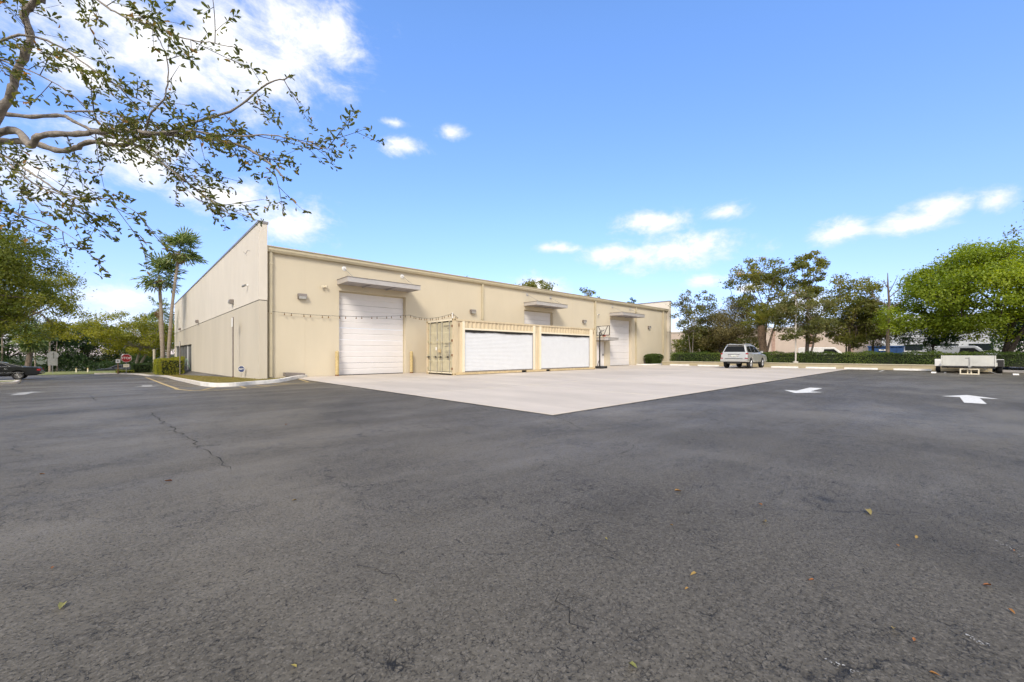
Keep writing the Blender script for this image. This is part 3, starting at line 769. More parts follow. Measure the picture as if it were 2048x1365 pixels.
corr(side, 18.24, 18.62, .16, 2.47, ys_, 'x', -1, .19)
corr(side, 24.12, CX1-.16, .16, CHT-.10, ys_, 'x', -1, .19)
side.build('side_wall', M['cont'], T)
bk = MB(); corr(bk, CX0+.16, CX1-.16, .16, CHT-.10, CY1-.03, 'x', 1); bk.build('rear_wall', M['cont'], T)
fe = MB(); corr(fe, CY0+.16, CY1-.16, .16, CHT-.10, CX1-.03, 'y', 1); fe.build('end_wall', M['cont'], T)
rf = MB(); rf.box(CX0+.06, CX1-.06, CY0+.06, CY1-.06, CHT-.07, CHT-.045); rf.build('roof_panel', M['cont'], T)
for (y0, y1) in ((CY0, CY0+.06), (CY1-.06, CY1)):
    r = MB(); r.box(CX0+.17, CX1-.17, y0+.004, y1, CHT-.11, CHT-.02); r.build('top_rail', M['cont'], T)
    r = MB()
    if y0 == CY0:
        for u0, u1 in ((CX0+.17, 17.09), (17.51, 19.25), (19.63, CX1-.17)): r.box(u0, u1, y0+.004, y1+.02, zc+.02, .165)
        for u0, u1 in ((17.09, 17.51), (19.25, 19.63)): r.box(u0, u1, y0+.004, y1+.02, .145, .165); r.box(u0, u1, y0+.25, y0+.27, zc+.02, .145)
    else: r.box(CX0+.17, CX1-.17, y0, y1, zc+.02, .165)
    r.build('bottom_rail', M['cont_rail'], T)
for u0, u1 in ((17.09, 17.51), (19.25, 19.63)):
    r = MB(); r.box(u0-.005, u1+.005, CY0+.10, CY0+.12, zc+.015, .15); r.build('fork_pocket', M['seal'], T)
for x in (CX0, CX1-.16):
    for y in (CY0, CY1-.16):
        r = MB(); r.box(x+.006, x+.154, y+.006, y+.154, .13, CHT-.11); r.build('corner_post', M['cont'], T)
        for z in (zc, CHT-.118):
            r = MB(); r.box(x-.004, x+.164, y-.004, y+.164, z, z+.118)
            cc = r.build('corner_casting', M['cont_rail'], T, bevel=.008)
            h = MB(); h.box(x+.05, x+.11, y-.006, y-.003, z+.03, z+.09); h.box(x-.0065, x-.0035, y+.05, y+.11, z+.03, z+.09); h.build('casting_hole', M['seal'], cc)
# shutters with frames
def shutter_curtain(x0, x1):
    b = MB(); n_ = 28; hh = (ZO-.09-ZB)/n_; prof = []
    for k in range(n_):
        z = ZB+k*hh; prof += [(0, z), (-.006, z+hh*.25), (-.007, z+hh*.55), (-.002, z+hh*.9)]
    prof.append((0, ZO-.09))
    for i in range(len(prof)-1):
        (a, z0), (c, z1) = prof[i], prof[i+1]; b.add([(x0, CY0+.075+a, z0), (x1, CY0+.075+a, z0), (x1, CY0+.075+c, z1), (x0, CY0+.075+c, z1)], [(0, 1, 2, 3)])
    return b
rs = random.Random(9)
for x0, x1 in (S1, S2):
    sh = bpy.data.objects.new('roller_shutter', None); C.objects.link(sh); sh.parent = T
    shutter_curtain(x0, x1).build('slat_curtain', M['shutter'], sh)
    b = MB(); n_ = 24; L_ = x1-x0; vs = []
    for k in range(n_+1):
        u = x0+L_*k/n_; vs += [(u, CY0+.035, ZO-.005), (u, CY0+.035, ZO-.115-rs.uniform(0, .022)-.02*math.sin(k*.5))]
    b.add(vs, [(2*k, 2*k+1, 2*k+3, 2*k+2) for k in range(n_)]); b.build('weather_seal', M['seal'], sh)
    b = MB(); b.box(x0, x1, CY0+.05, CY0+.09, ZB-.03, ZB+.03); b.build('bottom_bar', M['fixture'], sh)
    b = MB(); b.box(x1-.03, x1+.0, CY0+.02, CY0+.055, ZB, ZO-.01); b.box(x0, x0+.03, CY0+.02, CY0+.055, ZB, ZO-.01); b.build('guide_rail', M['soffit'], sh)
    for u0, u1, z0, z1 in ((x0-.14, x0, .165, CHT-.115), (x1, x1+.17 if x1 < 20 else x1+.32, .165, CHT-.115), (x0, x1, ZO, ZO+.09), (x0, x1, .165, ZB-.03)):
        b = MB(); b.box(u0, u1-.001, CY0-.012, CY0+.05, z0, z1-.001); b.build('frame_trim', M['cont_trim'], sh)
# cargo doors on the near end
cd_ = []
for k, (y0, y1) in enumerate(((CY0+.165, (CY0+CY1)/2-.008), ((CY0+CY1)/2+.008, CY1-.165))):
    dr = bpy.data.objects.new('cargo_door', None); C.objects.link(dr); dr.parent = T
    b = MB(); z0, z1 = .19, CHT-.16; X = CX0+.05
    zz = [z0, z0+.55, z0+.62, z0+1.05, z0+1.12, z0+1.42, z0+1.49, z0+2.02, z0+2.09, z1]; dd = [0, 0, .03, .03, 0, 0, .03, .03, 0, 0]
    dd = [0, 0, .022, 0, 0, .022, 0, 0, .022, 0]
    for i in range(len(zz)-1):
        b.add([(X+dd[i], y0, zz[i]), (X+dd[i+1], y0, zz[i+1]), (X+dd[i+1], y1, zz[i+1]), (X+dd[i], y1, zz[i])], [(0, 1, 2, 3)])
    b.build('leaf', M['cont_end'], dr)
    g = MB(); g.box(X-.008, X+.01, y0-.006, y1+.006, z0-.03, z0); g.box(X-.008, X+.01, y0-.006, y1+.006, z1, z1+.05); g.build('gasket', M['seal'], dr)
    for j, f_ in enumerate((.20, .80) if k == 0 else (.20, .80)):
        y = y0+(y1-y0)*f_
        b = MB(); b.tube([(X-.045, y, .07), (X-.045, y, CHT-.07)], .014, 8); b.build('lock_rod', M['steel'], dr)
        for z in (.12, .7, 1.75, CHT-.13):
            q = MB(); q.box(X-.075, X-.004, y-.035, y+.035, z-.03, z+.03); q.build('rod_bracket', M['cont_end'], dr)
        b = MB(); b.box(X-.085, X-.06, y-.02, y+.30, .93, .965); b.lathe([(0, -.09), (.05, -.09), (.05, -.05)], 'x', (X, y+.12, .95), 10); b.build('handle', M['darkmetal'], dr)
    for z in (.35, 1.05, 1.8, 2.55):
        y = CY0+.15 if k == 0 else CY1-.15
        b = MB(); b.box(X-.06, X+.01, y-.05, y+.05, z-.06, z+.06); b.build('hinge', M['rust'] if k == 0 else M['cont_end'], dr)
# stencilled lines and stickers on the doors (too faded to read)
ru = random.Random(2)
for y0, z, w, h in [(17.62, 2.55, .55, .05), (17.70, 2.42, .2, .05), (17.60, 1.66, .5, .028), (17.6, 1.58, .42, .028), (17.6, 1.50, .5, .028), (17.6, 1.25, .4, .028), (17.6, 1.17, .46, .028), (17.6, 1.09, .34, .028), (17.6, 1.0, .42, .028)]:
    b = MB(); u = y0
    while u < y0+w:
        l_ = ru.uniform(.02, .06); b.box(CX0+.0455, CX0+.047, u, u+l_, z, z+h); u += l_+ru.uniform(.012, .03)
    b.build('stencil_line', M['ink'], T)
for y, z, w, h in ((18.86, 1.32, .14, .16), (18.78, 1.82, .1, .1)):
    b = MB(); b.box(CX0+.044, CX0+.047, y, y+w, z, z+h); b.build('sticker', M['white'], T)
b = MB(); b.box(CX0-.06, CX0+.02, (CY0+CY1)/2-.1, (CY0+CY1)/2+.1, 1.2, 1.36); b.build('lock_box', M['cont_rail'], T)
b = MB(); b.box(CX0+.0, CX0+.05, CY0+.165, CY1-.165, .10, .165); b.build('door_sill', M['cont_trim'], T)
b = MB(); b.box(CX0+.0, CX0+.05, CY0+.165, CY1-.165, CHT-.105, CHT-.03); b.build('door_header', M['cont_trim'], T)
for x, z in ((12.55, 2.62), (24.27, 2.62)):
    b = MB(); b.box(x-.02, x+.02, CY0+.02, CY0+.028, z-.1, z+.08); b.build('rust_streak', M['rust'], T)

# festoon lights from the wall corner, over the door, to the container
SL = thing('string_lights', 'string of small bulbs strung across the facade to the container corner', 'string lights', (4.95, 21.15, 3.08))
def catenary(a, b_, sag, n_=30):
    a, b_ = Vector(a), Vector(b_)
    return [a.lerp(b_, t/n_)-Vector((0, 0, sag*4*(t/n_)*(1-t/n_))) for t in range(n_+1)]
spans = [((4.72, 21.15, 3.06), (11.9, 21.15, 3.34), .16, 17), ((11.9, 21.15, 3.34), (12.24, 17.4, 3.20), .22, 15), ((12.24, 17.4, 3.20), (12.6, 17.4, 2.98), .02, 3)]
for a, b_, sag, nb_ in spans:
    pts = catenary(a, b_, sag); cb = MB().tube(pts, .008, 5).build('cable', M['rubber'], SL)
    for k in range(nb_):
        t_ = (k+.35+.3*(k % 2))/nb_*30; i = min(int(t_), 29); p = pts[i].lerp(pts[i+1], t_-i)
        s_ = MB().tube([(p.x, p.y, p.z), (p.x, p.y, p.z-.05)], [.010, .016], 6).build('socket', M['rubber'], SL)
        MB().lathe([(.012, 0), (.03, -.035), (.028, -.06), (0, -.08)], 'z', (p.x, p.y, p.z-.05), 8).build('bulb', M['bulb'], s_)
po = thing('light_pole', 'short white pole fixed to the container corner holding the string lights', 'pole', (12.24, 17.4, CHT))
MB().cyl(12.24, 17.4, CHT, 3.24, .018, 8).build('post', M['white'], po)
MB().box(12.19, 12.29, 17.35, 17.45, CHT, CHT+.012).build('foot', M['steel'], po)

# ------------------------------------------------------------------ basketball hoop
HX, HY = 26.15, 18.05
H = thing('basketball_hoop', 'portable black basketball hoop with clear backboard beyond the container end', 'basketball hoop', (HX, HY, .016))
b = MB(); b.prism([(HX-.35, HY-.35), (HX+.55, HY-.28), (HX+.55, HY+.28), (HX-.35, HY+.35)], 'z', .016, .19); b.build('base', M['plastic'], H, bevel=.05, seg=3)
MB().tube([(HX, HY, .15), (HX, HY, 2.75)], .055, 10).build('pole', M['darkmetal'], H)
MB().tube([(HX-.3, HY, .2), (HX-.02, HY, .75)], .022, 8).build('brace', M['darkmetal'], H)
MB().lathe([(.07, -.03), (.10, -.03), (.10, .03), (.07, .03)], 'y', (HX+.45, HY-.28, .10), 12).build('wheel', M['rubber'], H)
BX = HX+.45; zb0, zb1 = 2.52, 3.26; hw = .58
bb = MB().box(BX, BX+.012, HY-hw, HY+hw, zb0, zb1)
m_, nt_, N_, L_n, bs_ = nodes('clear backboard'); bs_.inputs['Base Color'].default_value = (.8, .82, .82, 1); bs_.inputs['Alpha'].default_value = .22; bs_.inputs['Roughness'].default_value = .15
board = bb.build('backboard', m_, H)
f_ = MB()
for y in (HY-hw, HY+hw-.03): f_.box(BX-.02, BX+.03, y, y+.03, zb0, zb1)
for z in (zb0, zb1-.03): f_.box(BX-.02, BX+.03, HY-hw+.03, HY+hw-.03, z, z+.03)
f_.build('board_frame', M['darkmetal'], board)
for s in (-1, 1):
    MB().tube([(BX-.02, HY+.06*s, 2.52), (BX-.02, HY+.42*s, 3.24)], .024, 6).build('strut', M['darkmetal'], H)
    MB().tube([(HX, HY+.05*s, 2.72), (BX-.02, HY+.12*s, 2.95)], .022, 6).build('strut', M['darkmetal'], H)
    MB().tube([(HX, HY+.05*s, 2.45), (BX-.02, HY+.12*s, 2.62)], .022, 6).build('strut', M['darkmetal'], H)
RX = BX+.40
rim = MB(); n_ = 24; rim.tube([(RX+.235*math.cos(2*math.pi*k/n_), HY+.235*math.sin(2*math.pi*k/n_), 2.56) for k in range(n_+1)], .026, 6)
rim.box(BX+.032, BX+.19, HY-.10, HY+.10, 2.44, 2.585); rim = rim.build('rim', M['orange'], H)
nt = MB()
for k in range(12):
    a0, a1, a2 = 2*math.pi*k/12, 2*math.pi*(k+.5)/12, 2*math.pi*(k+1)/12
    P = lambda a, r, z: (RX+r*math.cos(a), HY+r*math.sin(a), z)
    for s in (1, -1): nt.tube([P(a0, .23, 2.55), P(a0+s*.26, .185, 2.42), P(a0, .15, 2.30), P(a0+s*.26, .13, 2.16)], .006, 4)
nt.build('net', M['net'], rim)
#PART3
# ------------------------------------------------------------------ cars
def car(name, label, cat, loc, rz, spec):
    """local frame: +x forward, z up, origin on the ground at the rear bumper"""
    P = spec; t = thing(name, label, cat, loc, rz)
    w, wr, tw = P['w']/2, P['wheel_r'], .235
    body_m = P['paint']
    # lower body outline with wheel arches cut into it
    out = list(P['upper'])            # from rear low, over the top of the lower body, to front low
    zs = P['sill']; seg = 12; arch = wr*1.16
    low = []
    for cx in (P['wf'], P['wr']):
        a0 = math.asin(min(1, (zs-wr)/arch)); 
        for k in range(seg+1):
            a = a0+(math.pi-2*a0)*k/seg; low.append((cx+arch*math.cos(a), wr+arch*math.sin(a)))
    poly = out+low
    b = MB(); b.prism(poly, 'y', -w, w)
    b.build('body', body_m, t, world=False, bevel=.07, seg=3)
    # dark inner wheel wells and floor
    f = MB(); f.prism([(P['wr']-arch*1.02, zs-.04), (P['wf']+arch*1.02, zs-.04), (P['wf']+arch*1.02, zs+.35), (P['wr']-arch*1.02, zs+.35)], 'y', -w+.23, w-.23); f.build('underbody', M['rubber'], t, world=False)
    # cabin
    g = P['cabin']; zb, zt = g['zb'], g['zt']; wb, wt = w-.05, w-g['tumble']
    def side(x, z, s, e=0.): return (x, s*(wb-(wb-wt)*(z-zb)/(zt-zb)+e), z)
    ring = g['ring']                  # closed side outline: rear base, rear top ..., front top, front base
    n = len(ring); b = MB()
    vs = [side(x, z, 1) for x, z in ring]+[side(x, z, -1) for x, z in ring]
    fs = [tuple(range(n)), tuple(range(n, 2*n))[::-1]]+[(i, n+i, n+i+1, i+1) for i in range(n-1)]
    b.add(vs, fs); cb = b.build('cabin', body_m, t, world=False, bevel=.05, seg=3)
    for s in (1, -1):
        for q in g['side_windows']:
            b = MB(); v0 = [side(x, z, s, .006) for x, z in q]; v1 = [side(x, z, s, -.02) for x, z in q]; k = len(q)
            b.add(v0+v1, [tuple(range(k)), tuple(range(k, 2*k))[::-1]]+[(i, (i+1) % k, k+(i+1) % k, k+i) for i in range(k)])
            b.build('side_window', M['autoglass'], t, world=False)
            if P.get('chrome'):
                b = MB(); b.tube([side(x, z, s, .012) for x, z in q+[q[0]]], .013, 5); b.build('window_trim', M['chrome'], t, world=False)
    if P.get('chrome'):
        for s in (1, -1):
            MB().tube([side(x, z, s, -.01) for x, z in ring[1:-1]], .016, 5).build('roof_trim', M['chrome'], t, world=False)
    for nm, (i, j) in (('rear_window', g['rear']), ('windscreen', g['front'])):
        (x0, z0), (x1, z1) = ring[i], ring[j]
        d = Vector((x1-x0, 0, z1-z0)); nn = Vector((-d.z, 0, d.x)).normalized()*.008
        if nn.x*(1 if nm == 'rear_window' else -1) > 0: nn = -nn
        a, c = .12, .90; m0 = (x0+(x1-x0)*a, z0+(z1-z0)*a); m1 = (x0+(x1-x0)*c, z0+(z1-z0)*c)
        b = MB(); pts = []
        for (x, z) in (m0, m1):
            yw = abs(side(x, z, 1)[1])-.10; pts += [Vector((x, yw, z))+nn, Vector((x, -yw, z))+nn]
        b.add(pts, [(0, 1, 3, 2)]); b.build(nm, M['autoglass'], t, world=False)
    # wheels
    for cx in (P['wr'], P['wf']):
        for s in (1, -1):
            wl = bpy.data.objects.new('wheel', None); C.objects.link(wl); wl.parent = t; wl.location = (cx, s*(w-tw/2-.015), wr)
            b = MB(); R = wr; h = tw/2
            b.lathe([(R*.66, -h), (R*.92, -h), (R, -h*.7), (R, h*.7), (R*.92, h), (R*.66, h), (R*.62, h*.6), (R*.62, -h*.6), (R*.66, -h)], 'y', n=28); b.build('tyre', M['rubber'], wl, world=False, smooth=True)
            b = MB(); b.lathe([(R*.65, s*h*.9), (R*.60, s*h*.75), (R*.56, s*h*.35), (R*.14, s*h*.45), (R*.12, s*h*.8), (0, s*h*.85)], 'y', n=28); b.build('rim', P['rim_back'], wl, world=False)
            for k in range(P['spokes']):
                a = 2*math.pi*k/P['spokes']; b = MB()
                b.tube([(R*.12*math.cos(a), s*h*.75, R*.12*math.sin(a)), (R*.60*math.cos(a), s*h*.80, R*.60*math.sin(a))], [.022, .028], 5); b.build('spoke', M['chrome'], wl, world=False)
    for pts, m, nm in P['details']:
        for bx in pts:
            b = MB(); b.box(*bx); b.build(nm, m, t, world=False, bevel=min(.02, (bx[1]-bx[0])*.25, (bx[5]-bx[4])*.25))
    return t

SUV = dict(w=1.88, wheel_r=.385, wr=.95, wf=3.74, sill=.46, paint=M['silver'], spokes=6, rim_back=M['coping'],
    upper=[(.03, .52), (.0, .62), (.03, .82), (.07, 1.10), (.12, 1.16), (3.35, 1.14), (3.55, 1.10), (4.45, 1.02), (4.72, .90), (4.80, .62), (4.76, .46)],
    cabin=dict(zb=1.12, zt=1.82, tumble=.30, ring=[(.08, 1.12), (.13, 1.18), (.40, 1.72), (.58, 1.81), (1.5, 1.85), (2.2, 1.80), (2.5, 1.72), (3.45, 1.12)],
        side_windows=[[(.40, 1.24), (.58, 1.64), (1.20, 1.70), (1.20, 1.22)], [(1.27, 1.22), (1.27, 1.70), (2.02, 1.71), (2.02, 1.20)], [(2.09, 1.20), (2.09, 1.69), (2.42, 1.66), (3.12, 1.22)]], rear=(1, 2), front=(7, 6)),
    details=[
        ([(-.06, .10, -.93, .93, .52, .72)], M['silver'], 'rear_bumper'),
        ([(-.035, .06, -.62, .62, .735, .765), (.03, .10, -.42, .42, 1.055, 1.085)], M['darkmetal'], 'tailgate_trim'),
        ([(.015, .06, -.36, .36, .87, 1.05)], M['chrome'], 'plate_recess'), ([(.006, .05, -.17, .17, .90, 1.02)], M['plate'], 'licence_plate'),
        ([(-.03, .16, .76, .945, .74, .80), (-.03, .16, -.945, -.76, .74, .80), (.05, .24, .80, .95, 1.06, 1.16), (.05, .24, -.95, -.80, 1.06, 1.16)], M['redlens'], 'tail_light'),
        ([(.26, .60, -.58, .58, 1.775, 1.825)], M['silver'], 'spoiler'),
        ([(.8, 2.2, .52, .56, 1.84, 1.885), (.8, 2.2, -.56, -.52, 1.84, 1.885)], M['chrome'], 'roof_rail'),
        ([(1.45, 3.22, .90, .98, .36, .43), (1.45, 3.22, -.98, -.90, .36, .43)], M['plastic'], 'side_step'),
        ([(3.0, 3.18, .95, 1.12, 1.16, 1.32), (3.0, 3.18, -1.12, -.95, 1.16, 1.32)], M['silver'], 'wing_mirror'),
        ([(1.45, 1.65, .938, .965, 1.00, 1.04), (2.3, 2.5, .938, .965, 1.00, 1.04), (1.45, 1.65, -.965, -.938, 1.00, 1.04), (2.3, 2.5, -.965, -.938, 1.00, 1.04)], M['chrome'], 'door_handle'),
        ([(-.02, .30, -.45, .45, .36, .50)], M['plastic'], 'tow_cover')])
SEDAN = dict(w=1.98, wheel_r=.335, wr=1.22, wf=4.20, sill=.32, paint=M['black'], spokes=10, rim_back=M['coping'], chrome=True,
    upper=[(.16, .36), (.02, .50), (.0, .66), (.10, .94), (.20, 1.00), (1.15, 1.03), (4.0, .98), (4.3, .96), (5.25, .86), (5.40, .66), (5.36, .34)],
    cabin=dict(zb=.98, zt=1.45, tumble=.30, ring=[(.86, .98), (.95, 1.03), (1.95, 1.38), (2.25, 1.45), (2.9, 1.47), (3.35, 1.42), (4.15, .98)],
        side_windows=[[(1.62, 1.07), (1.98, 1.30), (2.2, 1.37), (2.66, 1.39), (2.66, 1.07)], [(2.70, 1.06), (2.70, 1.38), (3.30, 1.36), (3.80, 1.06)]], rear=(1, 2), front=(6, 5)),
    details=[
        ([(-.05, .22, -.98, .98, .42, .60)], M['black'], 'rear_bumper'),
        ([(-.058, .20, -.985, .985, .56, .60), (.9, 4.2, .985, 1.0, .56, .585), (.9, 4.2, -1.0, -.985, .56, .585)], M['chrome'], 'chrome_strip'),
        ([(.0, .22, .74, .995, .70, .86), (.0, .22, -.995, -.74, .70, .86)], M['redlens'], 'tail_light'),
        ([(.012, .06, -.22, .22, .62, .73)], M['plate'], 'licence_plate'),
        ([(3.5, 3.68, .98, 1.15, 1.02, 1.16), (3.5, 3.68, -1.15, -.98, 1.02, 1.16)], M['black'], 'wing_mirror'),
        ([(2.55, 2.75, .985, 1.012, .86, .90), (1.75, 1.92, .985, 1.012, .86, .90), (2.55, 2.75, -1.012, -.985, .86, .90)], M['chrome'], 'door_handle')])
car('suv', 'silver suv parked on the concrete facing the hedge, seen from behind', 'suv', (33.35, 11.05, .016), 0, SUV)
car('sedan', 'black sedan with chrome trim parked by the grass at the left edge', 'sedan', (-5.0, 52.3, zg(-6, 51.2)), math.pi, SEDAN)
FAR = dict(SEDAN); FAR['paint'] = mat('dark grey car paint', (.05, .055, .06), .3, .3, var=.03, coat=.5); FAR['chrome'] = False
car('sedan', 'dark grey sedan passing on the road beyond the stop sign', 'sedan', (2.4, 84.3, zg(-1, 85)-.02), math.pi, FAR)

# ------------------------------------------------------------------ trailer
TX, TY = 35.0, -.82
TR = thing('utility_trailer', 'flat utility trailer with upright grey front panel parked by the hedge', 'trailer', (TX, TY, 0))
def tb(name, m, *bx, bevel=.01):
    b = MB(); b.box(*bx); return b.build(name, m, TR, world=False, bevel=bevel, seg=1)
tb('front_panel', M['panelgrey'], 0, .05, -.96, 1.03, .42, 1.02)
tb('front_frame', M['darkmetal'], -.03, .08, -1.0, 1.07, .30, .415)
tb('side_rail', M['panelgrey'], .05, 3.8, 1.0, 1.05, .42, .62); tb('side_rail', M['panelgrey'], .05, 3.8, -1.07, -1.02, .42, .62)
tb('deck', M['wood'], .08, 3.8, -1.0, .98, .36, .41)
tb('corner_post', M['panelgrey'], -.02, .06, 1.035, 1.09, .38, 1.02); tb('corner_post', M['panelgrey'], -.02, .06, -1.02, -.965, .38, 1.02)
for s in (1, -1):
    b = MB(); b.prism([(.9, .40), (.9, .74), (1.0, .80), (2.5, .80), (2.6, .74), (2.6, .40), (2.5, .40), (2.5, .70), (1.0, .70), (1.0, .40)], 'y', s*1.09, s*1.36)
    b.build('fender', M['panelgrey'], TR, world=False)
    tb('fender_front', M['white'] if s > 0 else M['darkmetal'], .885, .898, s*1.10, s*1.35, .38, .78)  # right fender front coloured dark to stand in for shade
    for cx in (1.38, 2.12):
        wl = bpy.data.objects.new('wheel', None); C.objects.link(wl); wl.parent = TR; wl.location = (cx, s*1.22, .33)
        MB().lathe([(.20, -.1), (.30, -.1), (.33, -.06), (.33, .06), (.30, .1), (.20, .1)], 'y', n=20).build('tyre', M['rubber'], wl, world=False)
        MB().lathe([(.20, .06*s), (.12, .03*s), (0, .05*s)], 'y', n=16).build('rim', M['white'], wl, world=False)
for s in (1, -1):
    MB().tube([(.0, .85*s, .35), (-1.45, .05*s, .40)], .04, 6).build('drawbar', M['darkmetal'], TR, world=False)
MB().tube([(-1.35, 0, .10), (-1.35, 0, .92)], .03, 8).build('jack', M['steel'], TR, world=False)
MB().tube([(-1.35, 0, .88), (-1.35, .16, .88)], .014, 6).build('jack_handle', M['darkmetal'], TR, world=False)
tb('coupler', M['steel'], -1.75, -1.35, -.06, .06, .38, .46)
st_ = [(-1.55, -1.15, -.36, .36, .0, .05), (-1.55, -1.15, -.36, -.31, .05, .26), (-1.55, -1.15, .31, .36, .05, .26), (-1.55, -1.15, -.36, .36, .26, .30), (-1.42, -1.28, -.09, -.04, .05, .26), (-1.42, -1.28, .04, .09, .05, .26)]
b = MB()
for q in st_: b.box(*q)
b.build('jack_stand', M['cont_trim'], TR, world=False)
MB().tube([(-.05, -.5, .42), (-.5, -.75, .16), (-.7, -1.0, .03), (-.4, -1.2, .02)], .012, 5).build('safety_chain', M['steel'], TR, world=False)
for y, lb in ((.52, 'pale wheel chock on the asphalt left of the trailer'), (-1.75, 'pale wheel chock on the asphalt right of the trailer jack')):
    b = MB(); b.prism([(0, 0), (.45, 0), (.36, .07), (.1, .07)], 'y', 0, .2); o = link('wheel_chock', b.mesh('wheel_chock', M['kerbwhite']), None, (34.0, TY+y+(.75 if y > 0 else 0), .004)); setp(o, lb, 'wheel chock', 'chocks by the trailer')

# ------------------------------------------------------------------ retaining wall, wheel stops, lamp
RW = thing('retaining_wall', 'low tan retaining wall with pale cap along the far side of the lot', 'retaining wall', (39.05, 8, 0))
y = -1.9; seg_l = 3.6
while y < 19.4:
    y1 = min(y+seg_l, 19.5)
    b = MB(); b.box(38.98, 39.16, y+.006, y1-.006, -.1, .33); b.build('wall_segment', M['tanwall'], RW)
    b = MB(); b.box(38.94, 39.20, y+.004, y1-.004, .33, .395); b.build('cap', M['tancap'], RW, bevel=.01, seg=1)
    y = y1
stops = [(17.2, 'leftmost'), (14.6, 'second from the left'), (12.2, 'behind the silver suv'), (8.8, 'first right of the silver suv'), (6.5, 'at the corner of the concrete'), (4.2, 'first on the asphalt'), (1.6, 'on the asphalt nearest the trailer')]
for yc, s in stops:
    b = MB(); b.prism([(-.09, 0), (.09, 0), (.07, .10), (.04, .12), (-.04, .12), (-.07, .10)], 'y', -.9, .9)
    o = link('wheel_stop', b.mesh('wheel_stop', M['kerbwhite']), None, (37.75, yc, .018)); setp(o, 'white concrete wheel stop before the low tan wall, '+s, 'wheel stop', 'wheel stops along the low wall')
LP = thing('lamp_post', 'slim white lamp post standing behind the low tan wall', 'lamp post', (39.6, 8.45, .35))
MB().lathe([(.20, 0), (.20, .12), (.15, .16), (.07, .17), (.06, .3), (.045, 5.6), (0, 5.62)], 'z', (0, 0, 0), 14).build('pole', M['kerb'], LP, world=False)
b = MB(); b.box(-.55, .15, -.14, .14, 5.6, 5.72); b.build('lamp_head', M['fixture'], LP, world=False, bevel=.03)
MB().box(-.5, -.1, -.1, .1, 5.585, 5.599).build('lens', M['lens'], LP, world=False)

# ------------------------------------------------------------------ signs on the left
def sign_post(name, label, cat, loc, top, post_m, r=.03, group=None):
    t = thing(name, label, cat, loc, 0, group); MB().tube([(0, 0, 0), (0, 0, top)], r, 8).build('post', post_m, t, world=False); return t
def octagon(r): return [(r*math.cos(math.pi/8+k*math.pi/4), r*math.sin(math.pi/8+k*math.pi/4)) for k in range(8)]
zs_ = zg(.15, 56.2)+.1
S = sign_post('stop_sign', 'red octagonal stop sign on a post by the driveway exit', 'stop sign', (.15, 56.2, zs_), 2.02, M['signback'])
def face(b, poly, y0, y1, cz): return b.prism([(x, z+cz) for x, z in poly], 'y', y0, y1)
face(MB(), octagon(.42), -.045, -.035, 1.58).build('border', M['white'], S, world=False)
pl = face(MB(), octagon(.395), -.052, -.046, 1.58).build('plate', M['red'], S, world=False)
link('lettering', text_mesh('STOP', .30, M['white']), S, (0, -.055, 1.58), (R_(90), 0, 0))
MB().box(-.22, .22, -.05, -.04, .68, .98).build('lower_plate', M['cont_trim'], S, world=False)
MB().box(-.16, .16, -.054, -.051, .84, .87).build('arrow_bar', M['ink'], S, world=False)
S.rotation_euler = (0, 0, R_(4))
t = sign_post('small_sign', 'small white square sign on a brown timber post left of the stop sign', 'sign', (-.45, 57.3, zg(-.45, 57.3)+.1), 1.55, M['wood'], .05)
MB().box(-.17, .17, -.075, -.06, 1.10, 1.46).build('plate', M['white'], t, world=False)
MB().box(-.08, .06, -.079, -.076, 1.2, 1.36).build('print', M['signback'], t, world=False)
t = sign_post('road_sign', 'grey back of an octagonal and a rectangular road sign beyond the black sedan', 'road sign', (-5.6, 66.2, zg(-5.6, 66.2)), 2.3, M['signback'])
face(MB(), octagon(.46), .035, .045, 1.95).build('plate', M['signback'], t, world=False)
MB().box(-.36, .36, -.05, -.04, .85, 1.62).build('lower_plate', M['signback'], t, world=False)
for x, lb in ((-3.9, 'left of two small cream marker posts on the far grass verge'), (-3.0, 'right of two small cream marker posts on the far grass verge')):
    t = thing('marker_post', lb, 'marker post', (x, 67, zg(x, 67)), group='marker posts on the verge')
    MB().cyl(0, 0, 0, .5, .06, 8).build('post', M['cont_trim'], t, world=False); MB().lathe([(.065, .4), (.065, .5), (0, .53)], 'z', n=8).build('cap', M['bollard'], t, world=False)
t = thing('white_post', 'plain pale post standing left of the tall palm trunks', 'post', (2.4, 59.8, zg(2.4, 59.8)+.1)); MB().lathe([(.11, 0), (.11, 2.35), (.14, 2.36), (.14, 2.48), (0, 2.5)], 'z', n=12).build('post', M['cont_trim'], t, world=False); MB().box(-.18, .18, -.18, .18, 0, .05).build('foot', M['concrete'], t, world=False)
# parking signs seen edge on, set in the lawn strip along the gable wall
for (x, y, h, lb) in ((4.02, 24.9, 3.05, 'tall dark sign post on the grass in front of the gable wall'), (3.35, 43.5, 2.8, 'thin sign post beside the hedge near the dark windows')):
    t = sign_post('sign_post', lb, 'sign post', (x, y, zg(x, y)+.1), h, M['fixture'], .032, 'sign posts along the gable wall')
    MB().box(-.045, -.033, -.15, .15, h-.5, h-.04).build('plate', M['white'], t, world=False)
    MB().box(-.04, .04, -.04, .04, 0, .03).build('foot', M['rust'], t, world=False)
t = thing('yard_sign', 'small blue octagonal yard sign on a stake before the gable wall', 'yard sign', (4.16, 23.6, zg(4.16, 23.6)+.1), R_(-38))
MB().tube([(0, 0, 0), (0, 0, .30)], .008, 6).build('stake', M['steel'], t, world=False)
face(MB(), octagon(.165), -.014, -.006, .40).build('border', M['white'], t, world=False)
face(MB(), octagon(.150), -.020, -.015, .40).build('plate', M['blue'], t, world=False)
